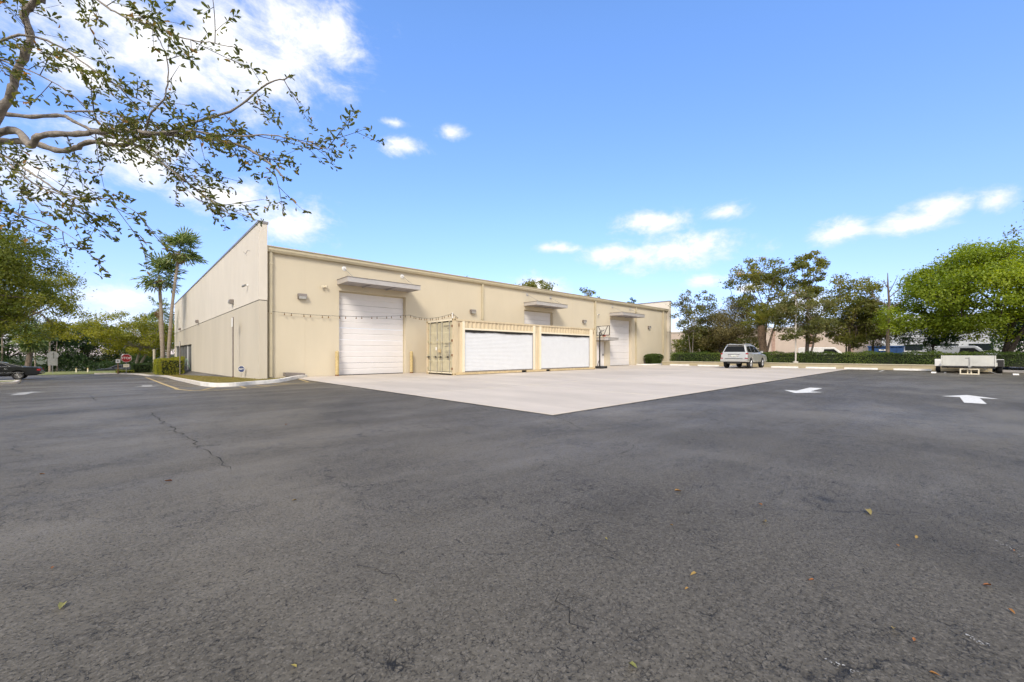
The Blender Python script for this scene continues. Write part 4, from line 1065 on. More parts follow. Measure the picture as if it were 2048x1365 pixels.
link('lettering', text_mesh('ADT', .12, M['white']), t, (0, -.023, .40), (R_(90), 0, 0))
t = thing('green_hose_stand', 'pale green frame leaning at the hedge end by the dark windows', 'frame', (4.1, 47.5, zg(4.1, 47.5)+.1))
for q in (((-.2, 0, 0), (.0, .1, 1.15)), ((.35, 0, 0), (.05, .1, 1.15)), ((-.1, .05, .5), (.2, .05, .5))): MB().tube(q, .03, 6).build('bar', mat('pale green paint', (.42, .58, .46), .6), t, world=False)

# ------------------------------------------------------------------ beyond the hedge
FB = thing('far_building', 'low pink beige building beyond the trees behind the suv', 'building', (78, 18, .33))
b = MB(); b.box(78, 90, 6.5, 38, .33, 5.2); b.build('wall', M['pinkwall'], FB)
MB().box(77.9, 90.1, 6.4, 38.1, 5.2, 5.45).build('parapet_cap', M['stucco_pale'], FB)
for y in (9.5, 14.5, 19.5, 24.5, 29.5):
    MB().box(77.93, 78.0, y, y+.5, .33, 5.2).build('pilaster', mat('pinkish trim', (.50, .33, .25), .9), FB)
GB = thing('far_building', 'grey white building beyond the blue dumpster', 'building', (72, 1, .33))
MB().box(72, 84, -4.5, 5.9, .33, 5.6).build('wall', M['greywall'], GB)
MB().box(71.9, 84.1, -4.6, 6.0, 5.6, 5.8).build('parapet_cap', M['white'], GB)
for y in (-3.6, -.9, 1.8):
    w_ = MB().box(71.95, 72.0, y, y+1.9, 1.5, 2.3).build('window', M['glass'], GB); MB().box(71.9, 72.0, y-.1, y+2.0, 1.4, 1.5).build('sill', M['white'], w_)
for z in (3.0, 3.5, 4.0, 4.5): MB().box(71.97, 72.0, -4.5, 5.9, z, z+.05).build('siding_line', M['signback'], GB)
DU = thing('dumpster', 'blue steel dumpster behind the hedge', 'dumpster', (60.5, 4.6, 0))
MB().prism([(-1.25, 0), (1.25, 0), (1.4, 1.85), (-1.4, 1.85)], 'x', -1.0, 1.0).build('bin', M['bluebin'], DU, world=False)
MB().box(-1.1, 1.1, -1.45, 1.45, 1.86, 1.98).build('rim', M['bluebin'], DU, world=False)
for y in (-1.0, -.35, .35, 1.0): MB().box(-1.06, -1.0, y-.06, y+.06, .1, 1.8).build('rib', M['bluebin'], DU, world=False)
MB().box(-1.075, -1.061, -.3, .5, 1.45, 1.6).build('print', M['white'], DU, world=False)
def van(name, label, loc, rz, L_, m):
    t = thing(name, label, 'van', loc, rz)
    MB().prism([(0, .35), (0, 1.9), (.1, 2.0), (L_-1.6, 2.0), (L_-.9, 1.35), (L_-.05, 1.2), (L_, .4)], 'y', -.95, .95).build('body', m, t, world=False, bevel=.06)
    for s in (1, -1):
        MB().prism([(L_-2.6, 1.3), (L_-2.5, 1.8), (L_-1.65, 1.8), (L_-1.15, 1.3)], 'y', s*.945, s*.958).build('side_window', M['autoglass'], t, world=False)
        for cx in (.9, L_-1.0):
            MB().lathe([(0, -.1), (.33, -.1), (.35, 0), (.33, .1), (0, .1)], 'y', (cx, s*.86, .35), 16).build('wheel', M['rubber'], t, world=False)
    MB().prism([(L_-1.55, 1.9), (L_-.95, 1.38), (L_-.93, 1.40), (L_-1.53, 1.92)], 'y', -.8, .8).build('windscreen', M['autoglass'], t, world=False)
van('van', 'white van parked behind the hedge left of the blue dumpster', (57.5, 12.0, -.15), R_(-80), 4.9, M['white'])
van('van', 'white van parked behind the hedge under the large bright green tree', (57.0, 1.6, -.15), R_(-95), 5.0, M['greywall'])
#PART4
# ------------------------------------------------------------------ vegetation
def bez(a, b_, c, n_=6):
    a, b_, c = Vector(a), Vector(b_), Vector(c)
    return [a*(1-t)**2+b_*2*t*(1-t)+c*t*t for t in [k/n_ for k in range(n_+1)]]

def foliage_arrays(rg, cl, rad, nl, leaf, upb=.5, flat=.62):
    k = len(cl); wts = rad**2/np.sum(rad**2); idx = rg.choice(k, nl, p=wts)
    off = rg.normal(0, 1, (nl, 3)); off /= np.linalg.norm(off, axis=1, keepdims=True)
    far = np.where(rg.random(nl) < .16, rg.uniform(1.0, 1.9, nl), 1.0)   # loose sprays beyond the clump
    off *= ((rg.random(nl)**.45)*far)[:, None]*rad[idx][:, None]*np.array([1, 1, flat])
    pos = cl[idx]+off
    nm = off/(np.linalg.norm(off, axis=1, keepdims=True)+1e-6)*.6+rg.normal(0, .55, (nl, 3)); nm[:, 2] += upb
    tn = rg.normal(0, 1, (nl, 3)); tn[:, 2] -= .35
    ctone = rg.random(k)
    return pos, nm, tn, leaf*rg.uniform(.6, 1.35, nl), np.clip(ctone[idx]*.55+rg.random(nl)*.45+rg.normal(0, .05, nl), 0, 1)

def tree(name, label, x, y, z, top, base, r, leafm, nl=9000, leaf=.17, clumps=60, crad=.26, bark='bark', tr=.16, seed=1, lean=(0, 0), ry=None, stems=1, group=None, hollow=.45, blossom=0, dense_low=False, taper=0.0, spread=.5):
    rg = np.random.default_rng(seed); rr = random.Random(seed)
    t = thing(name, label, 'tree', (x, y, z), 0, group)
    ry = ry or r; rz = (top-base)/2; cz = (top+base)/2
    d = rg.normal(0, 1, (clumps, 3)); d /= np.linalg.norm(d, axis=1, keepdims=True)
    u = hollow+(1-hollow)*rg.random(clumps)**.7
    d *= u[:, None]
    wob = 1+.22*np.sin(np.arctan2(d[:, 1], d[:, 0])*3+seed)*np.cos(d[:, 2]*2+seed*1.3)
    cl = np.c_[d[:, 0]*r*wob*(1-taper*d[:, 2])+lean[0], d[:, 1]*ry*wob*(1-taper*d[:, 2])+lean[1], cz+d[:, 2]*rz*(.85+.2*wob)]
    rad = min(r, rz*1.3)*crad*rg.uniform(.6, 1.35, clumps)
    # wood
    tips = [i for i in range(clumps)]; rr.shuffle(tips)
    wood = MB(); forks = []
    for s in range(stems):
        ax = (rr.uniform(-.5, .5)*tr*6*(stems > 1), rr.uniform(-.5, .5)*tr*6*(stems > 1))
        fk = Vector((lean[0]*spread+ax[0]*2.5, lean[1]*spread+ax[1]*2.5, base+(top-base)*rr.uniform(.12, .25)))
        mid = Vector((ax[0]*1.2+lean[0]*.2+rr.uniform(-.1, .1), ax[1]*1.2+lean[1]*.2+rr.uniform(-.1, .1), fk.z*.5))
        pts = bez((ax[0]*.4, ax[1]*.4, -.1), mid, fk, 7); k_ = tr/(1+.35*(stems-1))
        wood.tube(pts, [k_*1.35]+[k_*(1-.5*i/7) for i in range(1, 8)], 8); forks.append((fk, k_*.5))
    n_main = min(clumps, 9*stems)
    limbs = []
    for j, i in enumerate(tips[:n_main]):
        fk, k_ = forks[j % stems]; e = Vector(cl[i]); m_ = fk.lerp(e, .5)+Vector((rr.uniform(-.15, .15)*r, rr.uniform(-.15, .15)*r, rr.uniform(0, .12)*rz))
        pts = bez(fk-Vector((0, 0, .05)), m_, e, 6); wood.tube(pts, [k_*.75*(1-.8*q/6)+.006 for q in range(7)], 6); limbs += pts[2:]
    for i in tips[n_main:]:
        e = Vector(cl[i]); s = min(limbs, key=lambda p: (p-e).length_squared); m_ = s.lerp(e, .5)+Vector((rr.uniform(-.1, .1), rr.uniform(-.1, .1), rr.uniform(-.05, .12)))*r*.4
        wood.tube(bez(s, m_, e, 4), [tr*.16*(1-.7*q/4)+.005 for q in range(5)], 4)
    wood.build('trunk', M[bark], t, world=False, smooth=True)
    a = foliage_arrays(rg, cl, rad, nl, leaf)
    link('crown', leaf_mesh('crown', *a, M[leafm]), t)
    if blossom:
        top_i = np.argsort(-(cl[:, 2]*.3+rg.random(clumps)*rz*2))[:blossom]
        a = foliage_arrays(rg, cl[top_i]+np.array([0, 0, .12]), rad[top_i]*.62, blossom*70, leaf*.75, 1.0)
        link('blossom', leaf_mesh('blossom', *a, M['blossom']), t)
    return t

# --- fan palms
def fan_frond(name, m, R=1.0, pet=.7, seg=26, seed=0, droop=.35):
    rg = np.random.default_rng(seed); cen = []; tan = []; nrm = []; size = []; tone = []
    for k in range(seg):
        a = (k/(seg-1)-.5)*R_(255); L_ = R*(1-.18*abs(k/(seg-1)-.5)*2)*rg.uniform(.9, 1.05)
        for part, (f0, f1) in enumerate(((0, .6), (.5, 1.0))):
            dz = -droop*(f0+f1)/2*L_*(1.6 if part else .6)
            d = np.array([math.cos(a), math.sin(a), -.15-droop*part*1.2]); c = np.array([pet+math.cos(a)*L_*(f0+f1)/2, math.sin(a)*L_*(f0+f1)/2, dz*.5])
            cen.append(c); tan.append(d); nrm.append(np.array([rg.normal(0, .35), rg.normal(0, .35), 1])); size.append(L_*.62); tone.append(rg.random())
    me = leaf_mesh(name, np.array(cen), np.array(nrm), np.array(tan), np.array(size), np.array(tone), m, aspect=.15*26/seg)
    return me
def add_petiole(me_parent, t, rot, loc, pet): pass
FR = [fan_frond('frond', M['lf_palm'], 1.0, .8, 20, s, .28) for s in range(3)]
DEAD = fan_frond('frond', M['lf_dead'], .8, .4, 16, 7, .8)
PET = MB().tube([(0, 0, 0), (.45, 0, .05), (.9, 0, 0)], [.022, .016, .012], 5).mesh('petiole', M['lf_palm'])
def fan_palm(label, x, y, z, top, lean, tr=.17, nf=30, seed=1, scale=1.0, dead=10, sag=0.0):
    rr = random.Random(seed); t = thing('fan_palm', label, 'palm', (x, y, z), 0, 'tall fan palms')
    pts = bez((0, 0, -.1), (lean[0]*.15, lean[1]*.15, top*.55), (lean[0], lean[1], top), 14)
    MB().tube(pts, [tr*1.35, tr*1.1]+[tr*(1-.35*i/13)*(1+.06*(i % 2)) for i in range(13)], 10).build('trunk', M['palmbark'], t, world=False)
    for k in range(nf):
        el = R_(rr.uniform(-50, 65)); az = k*2.39996+rr.uniform(-.5, .5); az -= .45*math.sin(az+R_(45)); s = scale*rr.uniform(.75, 1.15)
        o = link('frond', FR[k % 3], t, (lean[0], lean[1], top+.1+.25*math.sin(el)), (rr.uniform(-.5, .5), -el, az)); o.scale = (s, s, s)
        p = link('petiole', PET, o)
    for k in range(dead):
        az = k*2.39996; o = link('frond', DEAD, t, (lean[0], lean[1], top-.15), (rr.uniform(-.4, .4), R_(rr.uniform(55, 82)), az)); o.scale = (scale*.8,)*3
    return t
fan_palm('tallest fan palm, its slender trunk leaning right beside the hedge', 2.95, 49.6, zg(2.95, 49.6)+.1, 11.6, (.85, -.3), .14, 27, 3, 1.2, 6)
fan_palm('shorter fan palm with straight trunk close left of the tallest palm', 2.65, 50.4, zg(2.65, 50.4)+.1, 9.2, (-.3, .1), .16, 27, 5, 1.2, 6)
fan_palm('thin fan palm farthest back of the three, behind the other two trunks', 3.0, 58.5, zg(3.0, 58.5), 7.0, (-.35, .2), .10, 12, 8, .9, 2)
for (x, y, h, lb) in ((11.0, 80.0, 9.6, 'fan palm crown peeping over the gable wall coping, lower one'), (9.2, 62.0, 8.6, 'fan palm crown peeping over the gable wall coping, upper one')):
    fan_palm(lb, x, y, -1.0, h, (0, 0), .12, 16, int(x), .9, 0)

# --- date-like palm on the right with brown boots
def pinnate(seed, L_=2.3, n_=34):
    rg = np.random.default_rng(seed); cen = []; tan = []; nrm = []; size = []; tone = []
    for k in range(n_):
        f = (k+2)/(n_+2); x = L_*f; zc_ = .55*L_*(f-f*f*1.55); l_ = .55*math.sin(math.pi*min(1, f*.85+.12))+.1
        for s in (1, -1):
            d = np.array([.55, s*.85, -.25-.2*f]); d /= np.linalg.norm(d)
            cen.append(np.array([x, 0, zc_])+d*l_*.5); tan.append(d); nrm.append(np.array([rg.normal(0, .3), rg.normal(0, .3), 1])); size.append(l_); tone.append(rg.random())
    return leaf_mesh('frond', np.array(cen), np.array(nrm), np.array(tan), np.array(size), np.array(tone), M['lf_mid'], aspect=.085)
PF = [pinnate(s) for s in range(2)]
RA = MB().tube([(2.3*f, 0, .55*2.3*(f-f*f*1.55)) for f in [0, .2, .4, .6, .8, 1]], [.03, .025, .02, .015, .01, .005], 5).mesh('rachis', M['lf_palm'])
t = thing('feather_palm', 'stout palm with brown shaggy trunk and arching fronds beside the suv', 'palm', (41.2, 11.0, .34))
pts = bez((0, 0, -.1), (-.1, .3, 1.8), (-.15, .35, 3.3), 10)
MB().tube(pts, [.36, .34]+[.30*(1+.10*(i % 2)) for i in range(8)]+[.22], 12).build('trunk', M['boot'], t, world=False)
rr = random.Random(5)
for k in range(30):
    az = k*2.39996; el = R_(rr.uniform(-15, 78)); o = link('frond', PF[k % 2], t, (-.15, .35, 3.3), (0, -el, az)); s = rr.uniform(.75, 1.1); o.scale = (s, s, s); link('rachis', RA, o)

# --- hedges
def hedge(label, x0, x1, y0, y1, z0, h, leafm, n_leaf, leaf=.075, seed=1, cat='hedge', name='hedge', rnd_=.09, zf=None, wob=.085, rounded=False):
    rg = np.random.default_rng(seed); cx, cy = (x0+x1)/2, (y0+y1)/2
    t = thing(name, label, cat, (cx, cy, z0 if zf is None else 0))
    a, b_ = (x1-x0)/2, (y1-y0)/2
    areas = np.array([2*b_*h, 2*b_*h, 2*a*h, 2*a*h, 4*a*b_]); f = rg.choice(5, n_leaf, p=areas/areas.sum())
    u = rg.uniform(-1, 1, n_leaf); v = rg.random(n_leaf)
    P = np.zeros((n_leaf, 3)); N_ = np.zeros((n_leaf, 3))
    for k, (ax, sg) in enumerate(((0, -1), (0, 1), (1, -1), (1, 1))):
        m_ = f == k
        if ax == 0: P[m_] = np.c_[np.full(m_.sum(), sg*a), u[m_]*b_, v[m_]*h]; N_[m_] = (sg, 0, .3)
        else: P[m_] = np.c_[u[m_]*a, np.full(m_.sum(), sg*b_), v[m_]*h]; N_[m_] = (0, sg, .3)
    m_ = f == 4; P[m_] = np.c_[u[m_]*a, (v[m_]*2-1)*b_, np.full(m_.sum(), h)]; N_[m_] = (0, 0, 1)
    bulge = wob*np.sin(P[:, 1]*2.1+P[:, 0]*1.7+seed)+wob*.6*np.sin(P[:, 1]*5.3+P[:, 2]*4)
    nn = N_/np.linalg.norm(N_, axis=1, keepdims=True)
    P += nn*(bulge-np.abs(rg.normal(0, rnd_, n_leaf)))[:, None]+rg.normal(0, .02, (n_leaf, 3))
    if rounded:
        ex = np.minimum(1, np.abs(P[:, 0]/a))**4; ey = np.minimum(1, np.abs(P[:, 1]/b_))**4; top = np.clip(P[:, 2]/h, 0, 1)
        P[:, 2] -= h*.20*(ex+ey*.6)*top**3
        P[:, :2] *= (.76+.24*np.minimum(1, top/.55))[:, None]
    if zf is not None: P[:, 2] += np.array([zf(cx+p[0], cy+p[1]) for p in P])
    N_ = nn*.8+rg.normal(0, .6, (n_leaf, 3)); N_[:, 2] += .3
    tone = np.clip(.5+.22*np.sin(P[:, 1]*1.3+seed)+rg.normal(0, .24, n_leaf), 0, 1)
    link('foliage', leaf_mesh('foliage', P, N_, rg.normal(0, 1, (n_leaf, 3)), leaf*rg.uniform(.6, 1.3, n_leaf), tone, M[leafm]), t)
    c_ = MB(); zl = 0 if zf is None else zf(cx, cy)
    ns = max(2, int((y1-y0)/1.0)); 
    for k in range(ns):
        ya, yb = -b_+.12+(2*b_-.24)*k/ns, -b_+.12+(2*b_-.24)*(k+1)/ns-.001; zz = 0 if zf is None else zf(cx, cy+(ya+yb)/2)
        k2 = .72 if rounded else 1.0
        c_.box((-a+.14)*k2, (a-.14)*k2, ya*k2, yb*k2, zz, zz+(h-.14)*(.86 if rounded else 1))
    c_.build('stems', M['hedgecore'], t, world=False)  # solid dark boxes filling the inside of the leaf shell
    return t
zl_ = lambda x, y: zg(x, y)+.1
hedge('clipped yellow green hedge on the lawn strip before the dark windows', 2.25, 3.9, 46.2, 57.5, 0, 1.42, 'lf_hedgey', 16000, .10, 2, zf=zl_)
hedge('low dark shrub hedge behind the clipped yellow green hedge', .6, 2.2, 59.2, 61.4, 0, .95, 'lf_dark', 3500, .10, 3, zf=zl_)
hedge('small yellow green ground shrub under the stop sign', -.6, .8, 58.6, 59.6, 0, .35, 'lf_hedgey', 1200, .08, 4, zf=zl_, name='shrub', cat='shrub')
hedge('rounded clipped green bush against the facade right of the third roll up door', 38.2, 40.6, 20.15, 21.1, .12, 1.05, 'lf_hedge', 9000, .075, 5, name='bush', cat='bush', wob=.04, rounded=True)
hedge('long dark green hedge behind the low tan wall', 39.55, 40.9, -12.5, 19.0, .34, .88, 'lf_hedge', 52000, .085, 6)
b = MB(); b.add([(37.1, 20.0, .11), (43.55, 19.8, .11), (43.55, 21.25, .11), (37.0, 21.25, .11)], [(0, 1, 2, 3)]); setp(b.build('planting_strip', M['mulch']), kind='structure')

# --- trees on the right, behind the hedge
G2 = 'trees behind the low wall'
Z = .34
tree('slender_tree', 'sparse pale leaved slender tree right of the warehouse end', 43.4, 18.4, Z, 7.7, 2.0, 2.3, 'lf_olive', 5200, .19, 66, .24, 'bark_pale', .09, 11, (.2, -.1), stems=2, group=G2, hollow=.3)
tree('feathery_tree', 'brownish feathery tree leaning over the hedge left of the suv', 44.3, 16.2, Z, 6.3, .7, 3.1, 'lf_brown', 23000, .13, 110, .30, 'bark_dark', .14, 12, (.4, -1.0), stems=2, group=G2, hollow=.2)
tree('shrub_tree', 'dark green shrubby tree low behind the suv', 47.0, 18.2, Z, 4.4, .2, 2.8, 'lf_mid', 14000, .2, 60, .3, 'bark_dark', .12, 13, group=G2, hollow=.2)
tree('blossom_tree', 'tall tree with yellow blossom above the silver suv', 44.6, 12.3, Z, 10.2, 3.0, 2.9, 'lf_mid', 10500, .20, 110, .20, 'bark', .17, 14, (.2, .2), stems=2, group=G2, blossom=7, hollow=.35)
tree('tall_tree', 'tall narrow tree with an open crown above the lamp post', 45.8, 9.0, Z, 10.7, 4.6, 1.7, 'lf_mid', 5200, .21, 50, .27, 'bark', .12, 15, (-.1, -.3), group=G2, hollow=.25)
tree('mid_tree', 'olive green tree with forked pale trunk right of the lamp post', 41.4, 8.1, Z, 6.0, 1.6, 2.1, 'lf_olive', 11500, .16, 100, .22, 'bark_pale', .13, 16, (-1.1, .1), stems=2, group=G2, hollow=.3)
tree('round_tree', 'round topped olive tree left of the dead tree', 44.5, 5.7, Z, 7.4, 1.5, 2.4, 'lf_mid', 11500, .17, 110, .26, 'bark', .13, 17, group=G2, hollow=.35)
tree('bronze_tree', 'bronze tinged tree between the olive tree and the dead tree', 46.0, 4.3, Z, 5.6, 1.3, 2.2, 'lf_olive', 9500, .16, 72, .26, 'bark', .12, 18, group=G2, hollow=.3, blossom=3)
tree('small_tree', 'small tree with yellow blossom low before the blue dumpster', 47.0, 6.2, Z, 4.2, 1.6, 1.7, 'lf_olive', 7000, .16, 34, .28, 'bark_pale', .09, 20, group=G2, blossom=6)
tree('bright_tree', 'large spreading bright green tree over the trailer', 43.0, -2.3, Z, 8.3, 1.9, 4.3, 'lf_bright', 70000, .16, 230, .21, 'bark_dark', .24, 21, (.3, .3), ry=5.0, stems=2, group=G2, hollow=.45, spread=.9, taper=.25)
tree('bright_tree', 'bright green tree at the right edge beyond the spreading one', 46.5, -7.0, Z, 9.6, 2.6, 4.0, 'lf_bright', 34000, .18, 130, .24, 'bark_dark', .22, 22, stems=2, group=G2, hollow=.4)
tree('airy_tree', 'airy treetop showing above the bright green trees at the right edge', 54.0, -6.5, Z, 14.2, 9.2, 3.2, 'lf_mid', 2600, .22, 36, .25, 'bark', .18, 23, group=G2, hollow=.2)
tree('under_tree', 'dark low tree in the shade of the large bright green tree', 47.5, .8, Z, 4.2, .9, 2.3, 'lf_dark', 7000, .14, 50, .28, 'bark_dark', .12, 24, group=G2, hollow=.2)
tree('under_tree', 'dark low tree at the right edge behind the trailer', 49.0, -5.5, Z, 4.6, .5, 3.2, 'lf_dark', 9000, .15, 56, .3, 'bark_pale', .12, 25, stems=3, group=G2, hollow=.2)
# dying tree: bare leader above a low green tuft
t = thing('dead_tree', 'bare topped dying tree with one green tuft behind the low wall', 'tree', (40.9, 3.0, Z), 0, G2)
rr = random.Random(31); wd = MB()
wd.tube([(0, 0, -.1), (.02, .03, 1.5), (0, .02, 3.2), (.03, -.05, 4.6), (.05, .02, 5.9), (.06, .03, 6.75)], [.13, .11, .095, .075, .05, .02], 8)
for p, e in (((.03, -.02, 4.3), (-.4, 1.35, 5.6)), ((.03, -.02, 4.9), (.3, -.85, 5.9)), ((.02, 0, 5.2), (-.2, -.55, 6.5)), ((.03, 0, 4.0), (.4, -1.1, 5.1)), ((-.2, .75, 5.0), (-.3, .9, 5.6)), ((.04, 0, 5.6), (.1, .25, 6.3))):
    m_ = Vector(p).lerp(Vector(e), .5)+Vector((0, 0, -.12)); wd.tube(bez(p, m_, e, 5), [.04, .034, .028, .022, .016, .009], 5)
wd.build('trunk', M['bark'], t, world=False)
rg = np.random.default_rng(31); cl = np.c_[rg.normal(0, .55, (26, 2)), rg.uniform(1.9, 4.2, 26)]
link('crown', leaf_mesh('crown', *foliage_arrays(rg, cl, np.full(26, .5), 3000, .12), M['lf_bright']), t)
# trees rising behind the warehouse roof
GR = 'treetops behind the warehouse roof'
tree('far_tree', 'broad round treetop rising behind the middle of the roof', 62, 58.8, 0, 16.4, 8, 4.6, 'lf_mid', 7000, .42, 60, .26, 'bark', .3, 41, group=GR)
tree('far_tree', 'small dark treetop tips just above the roof left of the middle', 48.6, 64.4, 0, 16.7, 11, 2.0, 'lf_dark', 1200, .36, 18, .26, 'bark', .2, 42, group=GR)
tree('far_tree', 'sparse pair of treetop sprays above the roof right of the round tree', 65.2, 48.6, 0, 13.9, 8, 2.8, 'lf_mid', 1500, .30, 26, .22, 'bark', .2, 43, group=GR, hollow=.6)
tree('far_tree', 'thin leafy sprigs above the roof near its far right end', 67.6, 39.4, 0, 11.9, 6, 1.9, 'lf_dark', 900, .26, 20, .2, 'bark', .2, 44, group=GR, hollow=.6)

# --- left background
GL = 'trees along the far road'
tree('oak_tree', 'spreading yellow green tree with pale forked trunk behind the stop sign', .9, 70.5, zg(.9, 70.5), 7.1, 2.0, 5.0, 'lf_yellow', 24000, .19, 110, .24, 'bark_pale', .26, 51, (0, 0), ry=4.4, stems=2, group=GL, hollow=.45, spread=.9)
tree('overhanging_tree', 'large olive green tree overhanging the lot at the left edge', -8.7, 41.2, zg(-8, 41), 9.8, 2.9, 4.0, 'lf_left', 44000, .15, 170, .22, 'bark_dark', .24, 52, (1.9, .2), group='nearer trees at the left', hollow=.35, spread=.8)
tree('overhanging_tree', 'yellow green tree behind the overhanging one at the left', -9.2, 53.5, zg(-9, 54), 9.6, 3.4, 3.4, 'lf_yellow', 17000, .16, 80, .25, 'bark', .2, 53, (3.6, 0), group='nearer trees at the left')
spots = [(-24, 95, 9.0, 5, 'lf_dark'), (-18.5, 94, 8.2, 4.6, 'lf_mid'), (-13, 98, 9.4, 4.6, 'lf_dark'), (-8.5, 95, 8.6, 4.2, 'lf_dark'), (-4.5, 97, 8.4, 4.2, 'lf_dark'), (-1.0, 99, 8.0, 4.2, 'lf_mid'), (3.2, 95.5, 8.4, 4.2, 'lf_dark'), (8, 98, 9.5, 4.6, 'lf_dark'), (13, 95, 9, 4.6, 'lf_mid')]
names = ['leftmost', 'second from the left', 'third from the left', 'just right of the road sign', 'in the middle of the row', 'behind the passing sedan', 'behind the spreading yellow green tree', 'behind the palm trunks', 'farthest right, by the building corner']
for k, ((x, y, h, r, lm), nm) in enumerate(zip(spots, names)):
    tree('roadside_tree', 'dark roadside tree beyond the road, '+nm, x, y, zg(x, y), h, .8, r, lm, 9000, .26, 60, .28, 'bark_dark', .22, 60+k, group='dark trees beyond the road', hollow=.25)
# undergrowth that closes the view beyond the road
rg = np.random.default_rng(77); n_ = 26000
P = np.c_[rg.uniform(-38, 24, n_), 92+rg.random(n_)*3.5, np.zeros(n_)]
P[:, 2] = -1.95+rg.random(n_)**.8*(2.3+.7*np.sin(P[:, 0]*.8)+.4*np.sin(P[:, 0]*2.3))
o = link('undergrowth', leaf_mesh('undergrowth', P, rg.normal(0, 1, (n_, 3))+np.array([0, -.6, .4]), rg.normal(0, 1, (n_, 3)), .30*rg.uniform(.6, 1.4, n_), np.clip(rg.random(n_)*.8, 0, 1), M['lf_dark']))
setp(o, 'dark undergrowth filling the view beneath the roadside trees', 'undergrowth', kind='stuff')
# same on the right, beyond the yard
n_ = 9000; P = np.c_[50+rg.random(n_)*2, rg.uniform(14, 24, n_), .34+rg.random(n_)**.8*2.6]
o = link('undergrowth', leaf_mesh('undergrowth', P, rg.normal(0, 1, (n_, 3))+np.array([-.6, 0, .4]), rg.normal(0, 1, (n_, 3)), .2*rg.uniform(.6, 1.4, n_), rg.random(n_), M['lf_mid']))
setp(o, 'green undergrowth between the warehouse end and the suv', 'undergrowth', kind='stuff')
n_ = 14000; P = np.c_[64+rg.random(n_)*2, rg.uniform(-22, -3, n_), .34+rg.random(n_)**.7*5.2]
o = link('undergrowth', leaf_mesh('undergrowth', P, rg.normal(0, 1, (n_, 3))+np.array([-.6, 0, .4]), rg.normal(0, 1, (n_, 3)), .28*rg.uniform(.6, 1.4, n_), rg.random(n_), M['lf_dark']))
setp(o, 'dark thicket beyond the trailer at the right edge', 'undergrowth', kind='stuff')
# sabal palm and slim pale stems among the roadside trees
t = thing('sabal_palm', 'thick trunked palm with drooping fronds behind the black sedan', 'palm', (-8.6, 78.5, zg(-8.6, 78.5)))
MB().tube(bez((-.25, 0, -.1), (0, 0, 2.6), (.35, 0, 5.2), 8), [.34, .32, .30, .29, .28, .27, .26, .26, .24], 10).build('trunk', M['bark'], t, world=False)
rr = random.Random(12)
for k in range(34):
    az = k*2.39996; el = R_(rr.uniform(-70, 60)); o = link('frond', FR[k % 3], t, (.35, 0, 5.3), (rr.uniform(-.4, .4), -el, az)); o.scale = (1.35,)*3; link('petiole', PET, o)
for k, (x, y, h, r, w) in enumerate(((-8.0, 91.5, 6.6, .13, 'nearest the road sign'), (-7.4, 92.5, 6.4, .10, 'second from the road sign'), (-9.5, 92.3, 6.2, .09, 'third from the road sign'), (-12.8, 93.5, 6.4, .10, 'behind the black sedan'))):
    tree('slim_tree', 'slim pale stem among the roadside trees, '+w, x, y, zg(x, y), h+1.5, h-1.6, 1.3, 'lf_dark', 1500, .22, 16, .4, 'palmbark', r*1.3, 90+k, group='slim pale stems beyond the road')

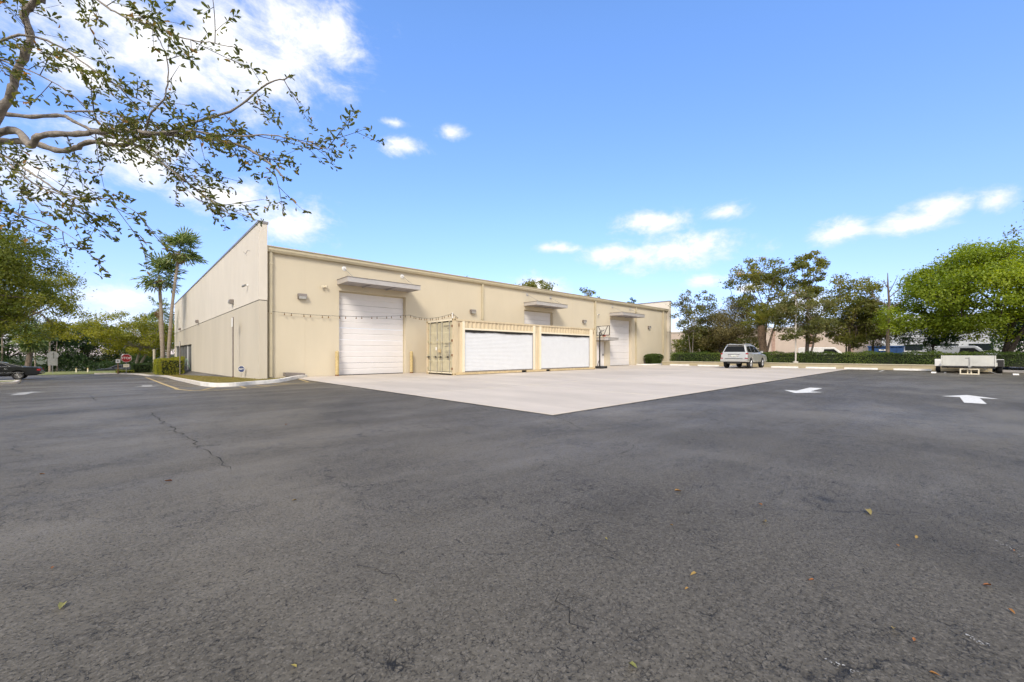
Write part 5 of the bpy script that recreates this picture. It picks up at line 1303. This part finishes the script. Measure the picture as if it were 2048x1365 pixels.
# --- the tree whose limbs hang into the upper left of the view
LIMBS = [
([(-1.38,8.72,3.8),(-1.07,8.16,4.33),(-0.98,7.94,4.58),(-0.83,7.66,4.94),(-0.87,7.56,5.16),(-0.74,7.29,5.25),(-0.59,7.15,5.49)],.062,.04),
([(-1.97,9.56,3.9),(-1.4,8.89,4.02),(-1.04,8.41,4.05),(-0.87,7.97,3.76),(-0.74,7.71,3.83),(-0.39,7.24,3.8),(-0.04,6.77,3.78),(0.26,6.35,3.69),(0.64,5.99,3.65),(0.96,5.55,3.5),(1.17,5.2,3.26),(1.28,5.0,3.05)],.07,.010),
([(-1.97,9.56,3.9),(-1.31,8.79,3.95),(-0.92,8.43,3.95),(-0.66,8.05,3.8),(-0.48,7.74,3.76),(-0.31,7.45,3.8),(-0.01,7.03,3.71),(0.12,6.76,3.75),(0.36,6.53,3.81),(0.66,6.12,3.91),(0.94,5.71,3.98),(1.2,5.43,4.24),(1.38,5.2,4.3)],.06,.007),
([(-1.33,8.95,4.41),(-0.92,8.43,4.3),(-0.59,7.98,4.25),(-0.46,7.72,4.11),(-0.22,7.36,3.9),(0.1,6.78,3.66),(0.35,6.4,3.37),(0.64,5.99,3.01),(0.88,5.63,2.71)],.038,.006),
([(-1.36,8.16,4.76),(-0.9,7.59,4.92),(-0.54,7.11,4.7),(-0.2,6.65,4.31),(0.05,6.28,4.02),(0.33,6.01,3.82)],.02,.005),
([(-0.6,6.89,5.53),(-0.27,6.44,5.05),(-0.03,6.08,4.75),(0.2,5.73,4.56),(0.43,5.51,4.43),(0.64,5.17,4.3),(0.82,5.0,4.25)],.016,.004),
([(-1.54,8.33,3.6),(-1.08,7.75,3.49),(-0.8,7.35,3.24),(-0.57,7.01,3.0),(-0.4,6.7,2.79),(-0.24,6.55,2.62)],.022,.004),
([(0.26,6.35,3.69),(0.55,5.95,3.67),(0.82,5.55,3.56),(1.16,5.09,3.51),(1.36,4.9,3.46),(1.52,4.66,3.36),(1.62,4.56,3.33)],.016,.003),
([(-0.56,7.96,4.31),(-0.22,7.36,4.18),(0.01,6.87,3.94),(0.18,6.57,3.64),(0.39,6.23,3.3),(0.59,5.91,2.91),(0.76,5.75,2.77)],.016,.003),
([(0.18,6.57,3.78),(0.24,6.37,3.94),(0.34,6.14,4.08),(0.35,5.99,4.41),(0.21,5.99,4.72)],.018,.004),
([(-1.25,7.51,3.74),(-0.91,7.05,3.19),(-0.62,6.63,2.88),(-0.38,6.41,2.8),(-0.07,5.98,2.73),(0.12,5.8,2.57)],.012,.003),
([(-1.5,7.74,4.75),(-0.99,7.12,4.34),(-0.67,6.82,4.17),(-0.39,6.56,3.93),(-0.11,6.15,3.52)],.014,.003),
([(-1.69,8.2,3.04),(-1.2,7.59,2.88),(-0.85,7.12,2.68),(-0.59,6.74,2.53),(-0.31,6.48,2.31)],.014,.003)]
def spline3(pts, k=5):
    out = []; n_ = len(pts); V = [Vector(p) for p in pts]
    for i in range(n_-1):
        p0, p1, p2, p3 = V[max(i-1, 0)], V[i], V[i+1], V[min(i+2, n_-1)]
        for t in range(k):
            t /= k; out.append(.5*((2*p1)+(p2-p0)*t+(2*p0-5*p1+4*p2-p3)*t*t+(3*p1-p0-3*p2+p3)*t**3))
    return out+[V[-1]]
NT = thing('near_tree', 'tree whose leafy limbs overhang the upper left of the view', 'tree', (-2.9, 10.2, .08))
rr = random.Random(17); wood = MB(); twig = MB(); LP_, LN, LT, LS, LV = [], [], [], [], []
wood.tube(spline3([(-2.9, 10.2, -.1), (-2.85, 10.1, 1.2), (-2.7, 9.95, 2.6), (-2.35, 9.75, 3.4), (-1.97, 9.56, 3.9)]), [.24, .23, .22, .21, .2, .2, .19, .185, .18, .175, .17, .165, .16, .155, .15, .14, .13, .12, .11, .10, .09], 12)
for st_pt, tgt in (((-2.4, 9.77, 3.35), (-1.38, 8.72, 3.8)), ((-2.3, 9.73, 3.45), (-1.33, 8.95, 4.41)), ((-2.5, 9.8, 3.2), (-1.54, 8.33, 3.6)), ((-2.6, 9.9, 2.9), (-1.69, 8.2, 3.04)), ((-2.2, 9.7, 3.55), (-1.36, 8.16, 4.76)), ((-2.2, 9.7, 3.6), (-1.5, 7.74, 4.75)), ((-2.5, 9.8, 3.2), (-1.25, 7.51, 3.74)), ((-.74, 7.29, 5.25), (-.6, 6.89, 5.53))):
    wood.tube(bez(st_pt, Vector(st_pt).lerp(Vector(tgt), .5)+Vector((0, 0, .15)), tgt, 6), [.07, .06, .05, .045, .04, .035, .03], 8)
def rv(s=1.): return Vector((rr.gauss(0, s), rr.gauss(0, s), rr.gauss(0, s)))
def leaf_at(p, d):
    n = rv(.7)+Vector((0, 0, .8)); s = rr.uniform(.040, .084)
    LP_.append(tuple(p+d.normalized()*s*.5)); LT.append(tuple(d)); LN.append(tuple(n)); LS.append(s); LV.append(min(1, max(0, rr.gauss(.42, .24)+(.5 if rr.random() < .05 else 0))))
def whorl(p, d, n):
    for k in range(n):
        leaf_at(p+rv(.02), (d.normalized()*.5+rv(.5)+Vector((.15, -.15, -.2))))
def twigs(pts, r0, L_, dens, depth):
    n_ = len(pts); total = sum((pts[i+1]-pts[i]).length for i in range(n_-1)); acc = 0; nxt = rr.uniform(.05, .2)
    for i in range(n_-1):
        seg = (pts[i+1]-pts[i]); acc += seg.length
        if acc < nxt: continue
        frac = i/n_
        nxt = acc+rr.uniform(.5, 1.5)/dens
        d = seg.normalized()*.6+rv(.55)+Vector((.18, -.22, -.08)); d.normalize()
        l_ = L_*rr.uniform(.45, 1.15)*(1-.3*frac)
        p0 = pts[i]; e = p0+d*l_+Vector((0, 0, -.06*l_)); m_ = p0.lerp(e, .5)+rv(.04)*l_
        tw = bez(p0, m_, e, 6); twig.tube(tw, [r0*(1-.8*q/6)+.0012 for q in range(7)], 4, False)
        if depth > 0: twigs(tw, r0*.55, L_*.42, dens*1.25, depth-1)
        k0 = 2 if depth else 1
        for q in range(k0, 7):
            if rr.random() < (.40 if depth else .75): whorl(tw[q], tw[min(q+1, 6)]-tw[q-1], rr.randint(1, 3))
        whorl(tw[6], d, rr.randint(3, 6))
for k, (pts, r0, r1) in enumerate(LIMBS):
    sp = spline3(pts, 6); n_ = len(sp)
    wood.tube([p+rv(.004) for p in sp], [.82*(r0+(r1-r0)*(i/(n_-1))**.8)*(1+.12*math.sin(i*1.7+k)) for i in range(n_)], 8)
    start = 0 if r0 < .03 else int(n_*.42)
    if k == 0: start = int(n_*.5)
    twigs(sp[start:], .0034, .80, 5.0 if r0 < .03 else 4.4, 1)
    whorl(sp[-1], sp[-1]-sp[-2], 8)
off = tuple(NT.location)
link('trunk', wood.mesh('trunk', M['bark_pale'], True, off), NT); link('twigs', twig.mesh('twigs', M['bark_dark'], False, off), NT)['kind'] = 'stuff'
A = np.array
o = link('leaves', leaf_mesh('leaves', A(LP_)-A(off), A(LN), A(LT), A(LS), A(LV), M['lf_near'], 'leaf', .36), NT); o['kind'] = 'stuff'
print('near leaves', len(LP_))
# --- fallen leaves on the asphalt
FALL = [(-0.20,2.68,.9,.085,'pale green leaf on the asphalt near the left edge of the view'),(-0.27,3.20,.1,.04,None),(0.94,3.41,.6,.05,None),(1.86,7.16,0,.05,None),(2.11,1.41,.8,.04,None),(2.59,1.23,.5,.035,None),(3.27,1.50,.45,.085,'brown curled leaf on the asphalt in the middle right'),(3.09,0.83,.65,.075,'crumpled tan leaf on the asphalt in the middle right'),(3.80,0.38,.75,.12,'long olive leaf on the asphalt at middle right'),(3.42,0.95,.15,.05,None),(3.50,0.13,.6,.05,None),(3.27,0.20,.3,.04,None),(2.09,0.88,.6,.06,None),(1.94,0.85,.5,.03,None),(2.46,0.46,.05,.04,None),(3.02,-0.13,.1,.055,'orange brown leaf on the asphalt near the right edge'),(2.79,-0.19,.3,.045,None),(3.66,-0.26,.1,.04,None),(1.32,0.77,.95,.06,'yellow green leaf on the asphalt at the bottom centre'),(2.27,0.15,.65,.05,None),(2.24,0.09,.1,.035,None),(2.05,0.03,.35,.04,None),(0.89,1.71,.6,.03,None),(0.44,1.60,.8,.035,None),(-0.55,5.75,.2,.06,None),(.28,4.68,.05,.08,None)]
rr = random.Random(8); seen = {}
for x, y, tone, s, lb in FALL:
    a = rr.uniform(0, 6.28)
    me = leaf_mesh('fallen_leaf', A([[0, 0, .006+s*.05]]), A([[rr.gauss(0, .18), rr.gauss(0, .18), 1.]]), A([[math.cos(a), math.sin(a), .05]]), A([s*.75]), A([tone]), M['lf_fall'], 'leaf', .42)
    if not lb:
        ang = math.degrees(math.atan2(y, x)); dist = math.hypot(x, y)
        side = 'far left' if ang > 85 else 'left' if ang > 65 else 'left of centre' if ang > 50 else 'right of centre' if ang > 25 else 'right' if ang > 6 else 'far right'
        row = 'close to the viewer' if dist < 1.9 else 'in the near foreground' if dist < 2.6 else 'in the middle foreground' if dist < 4 else 'towards the building'
        lb = 'tiny %s leaf on the asphalt at %s, %s' % ('orange' if tone < .3 else 'tan' if tone < .62 else 'olive', side, row)
    seen[lb] = seen.get(lb, 0)+1
    if seen[lb] > 1: lb = lb.replace('tiny', ['', 'smaller', 'smallest'][min(2, seen[lb]-1)])
    o = link('fallen_leaf', me, None, (x, y, zg(x, y))); setp(o, lb, 'leaf', 'fallen leaves on the asphalt')
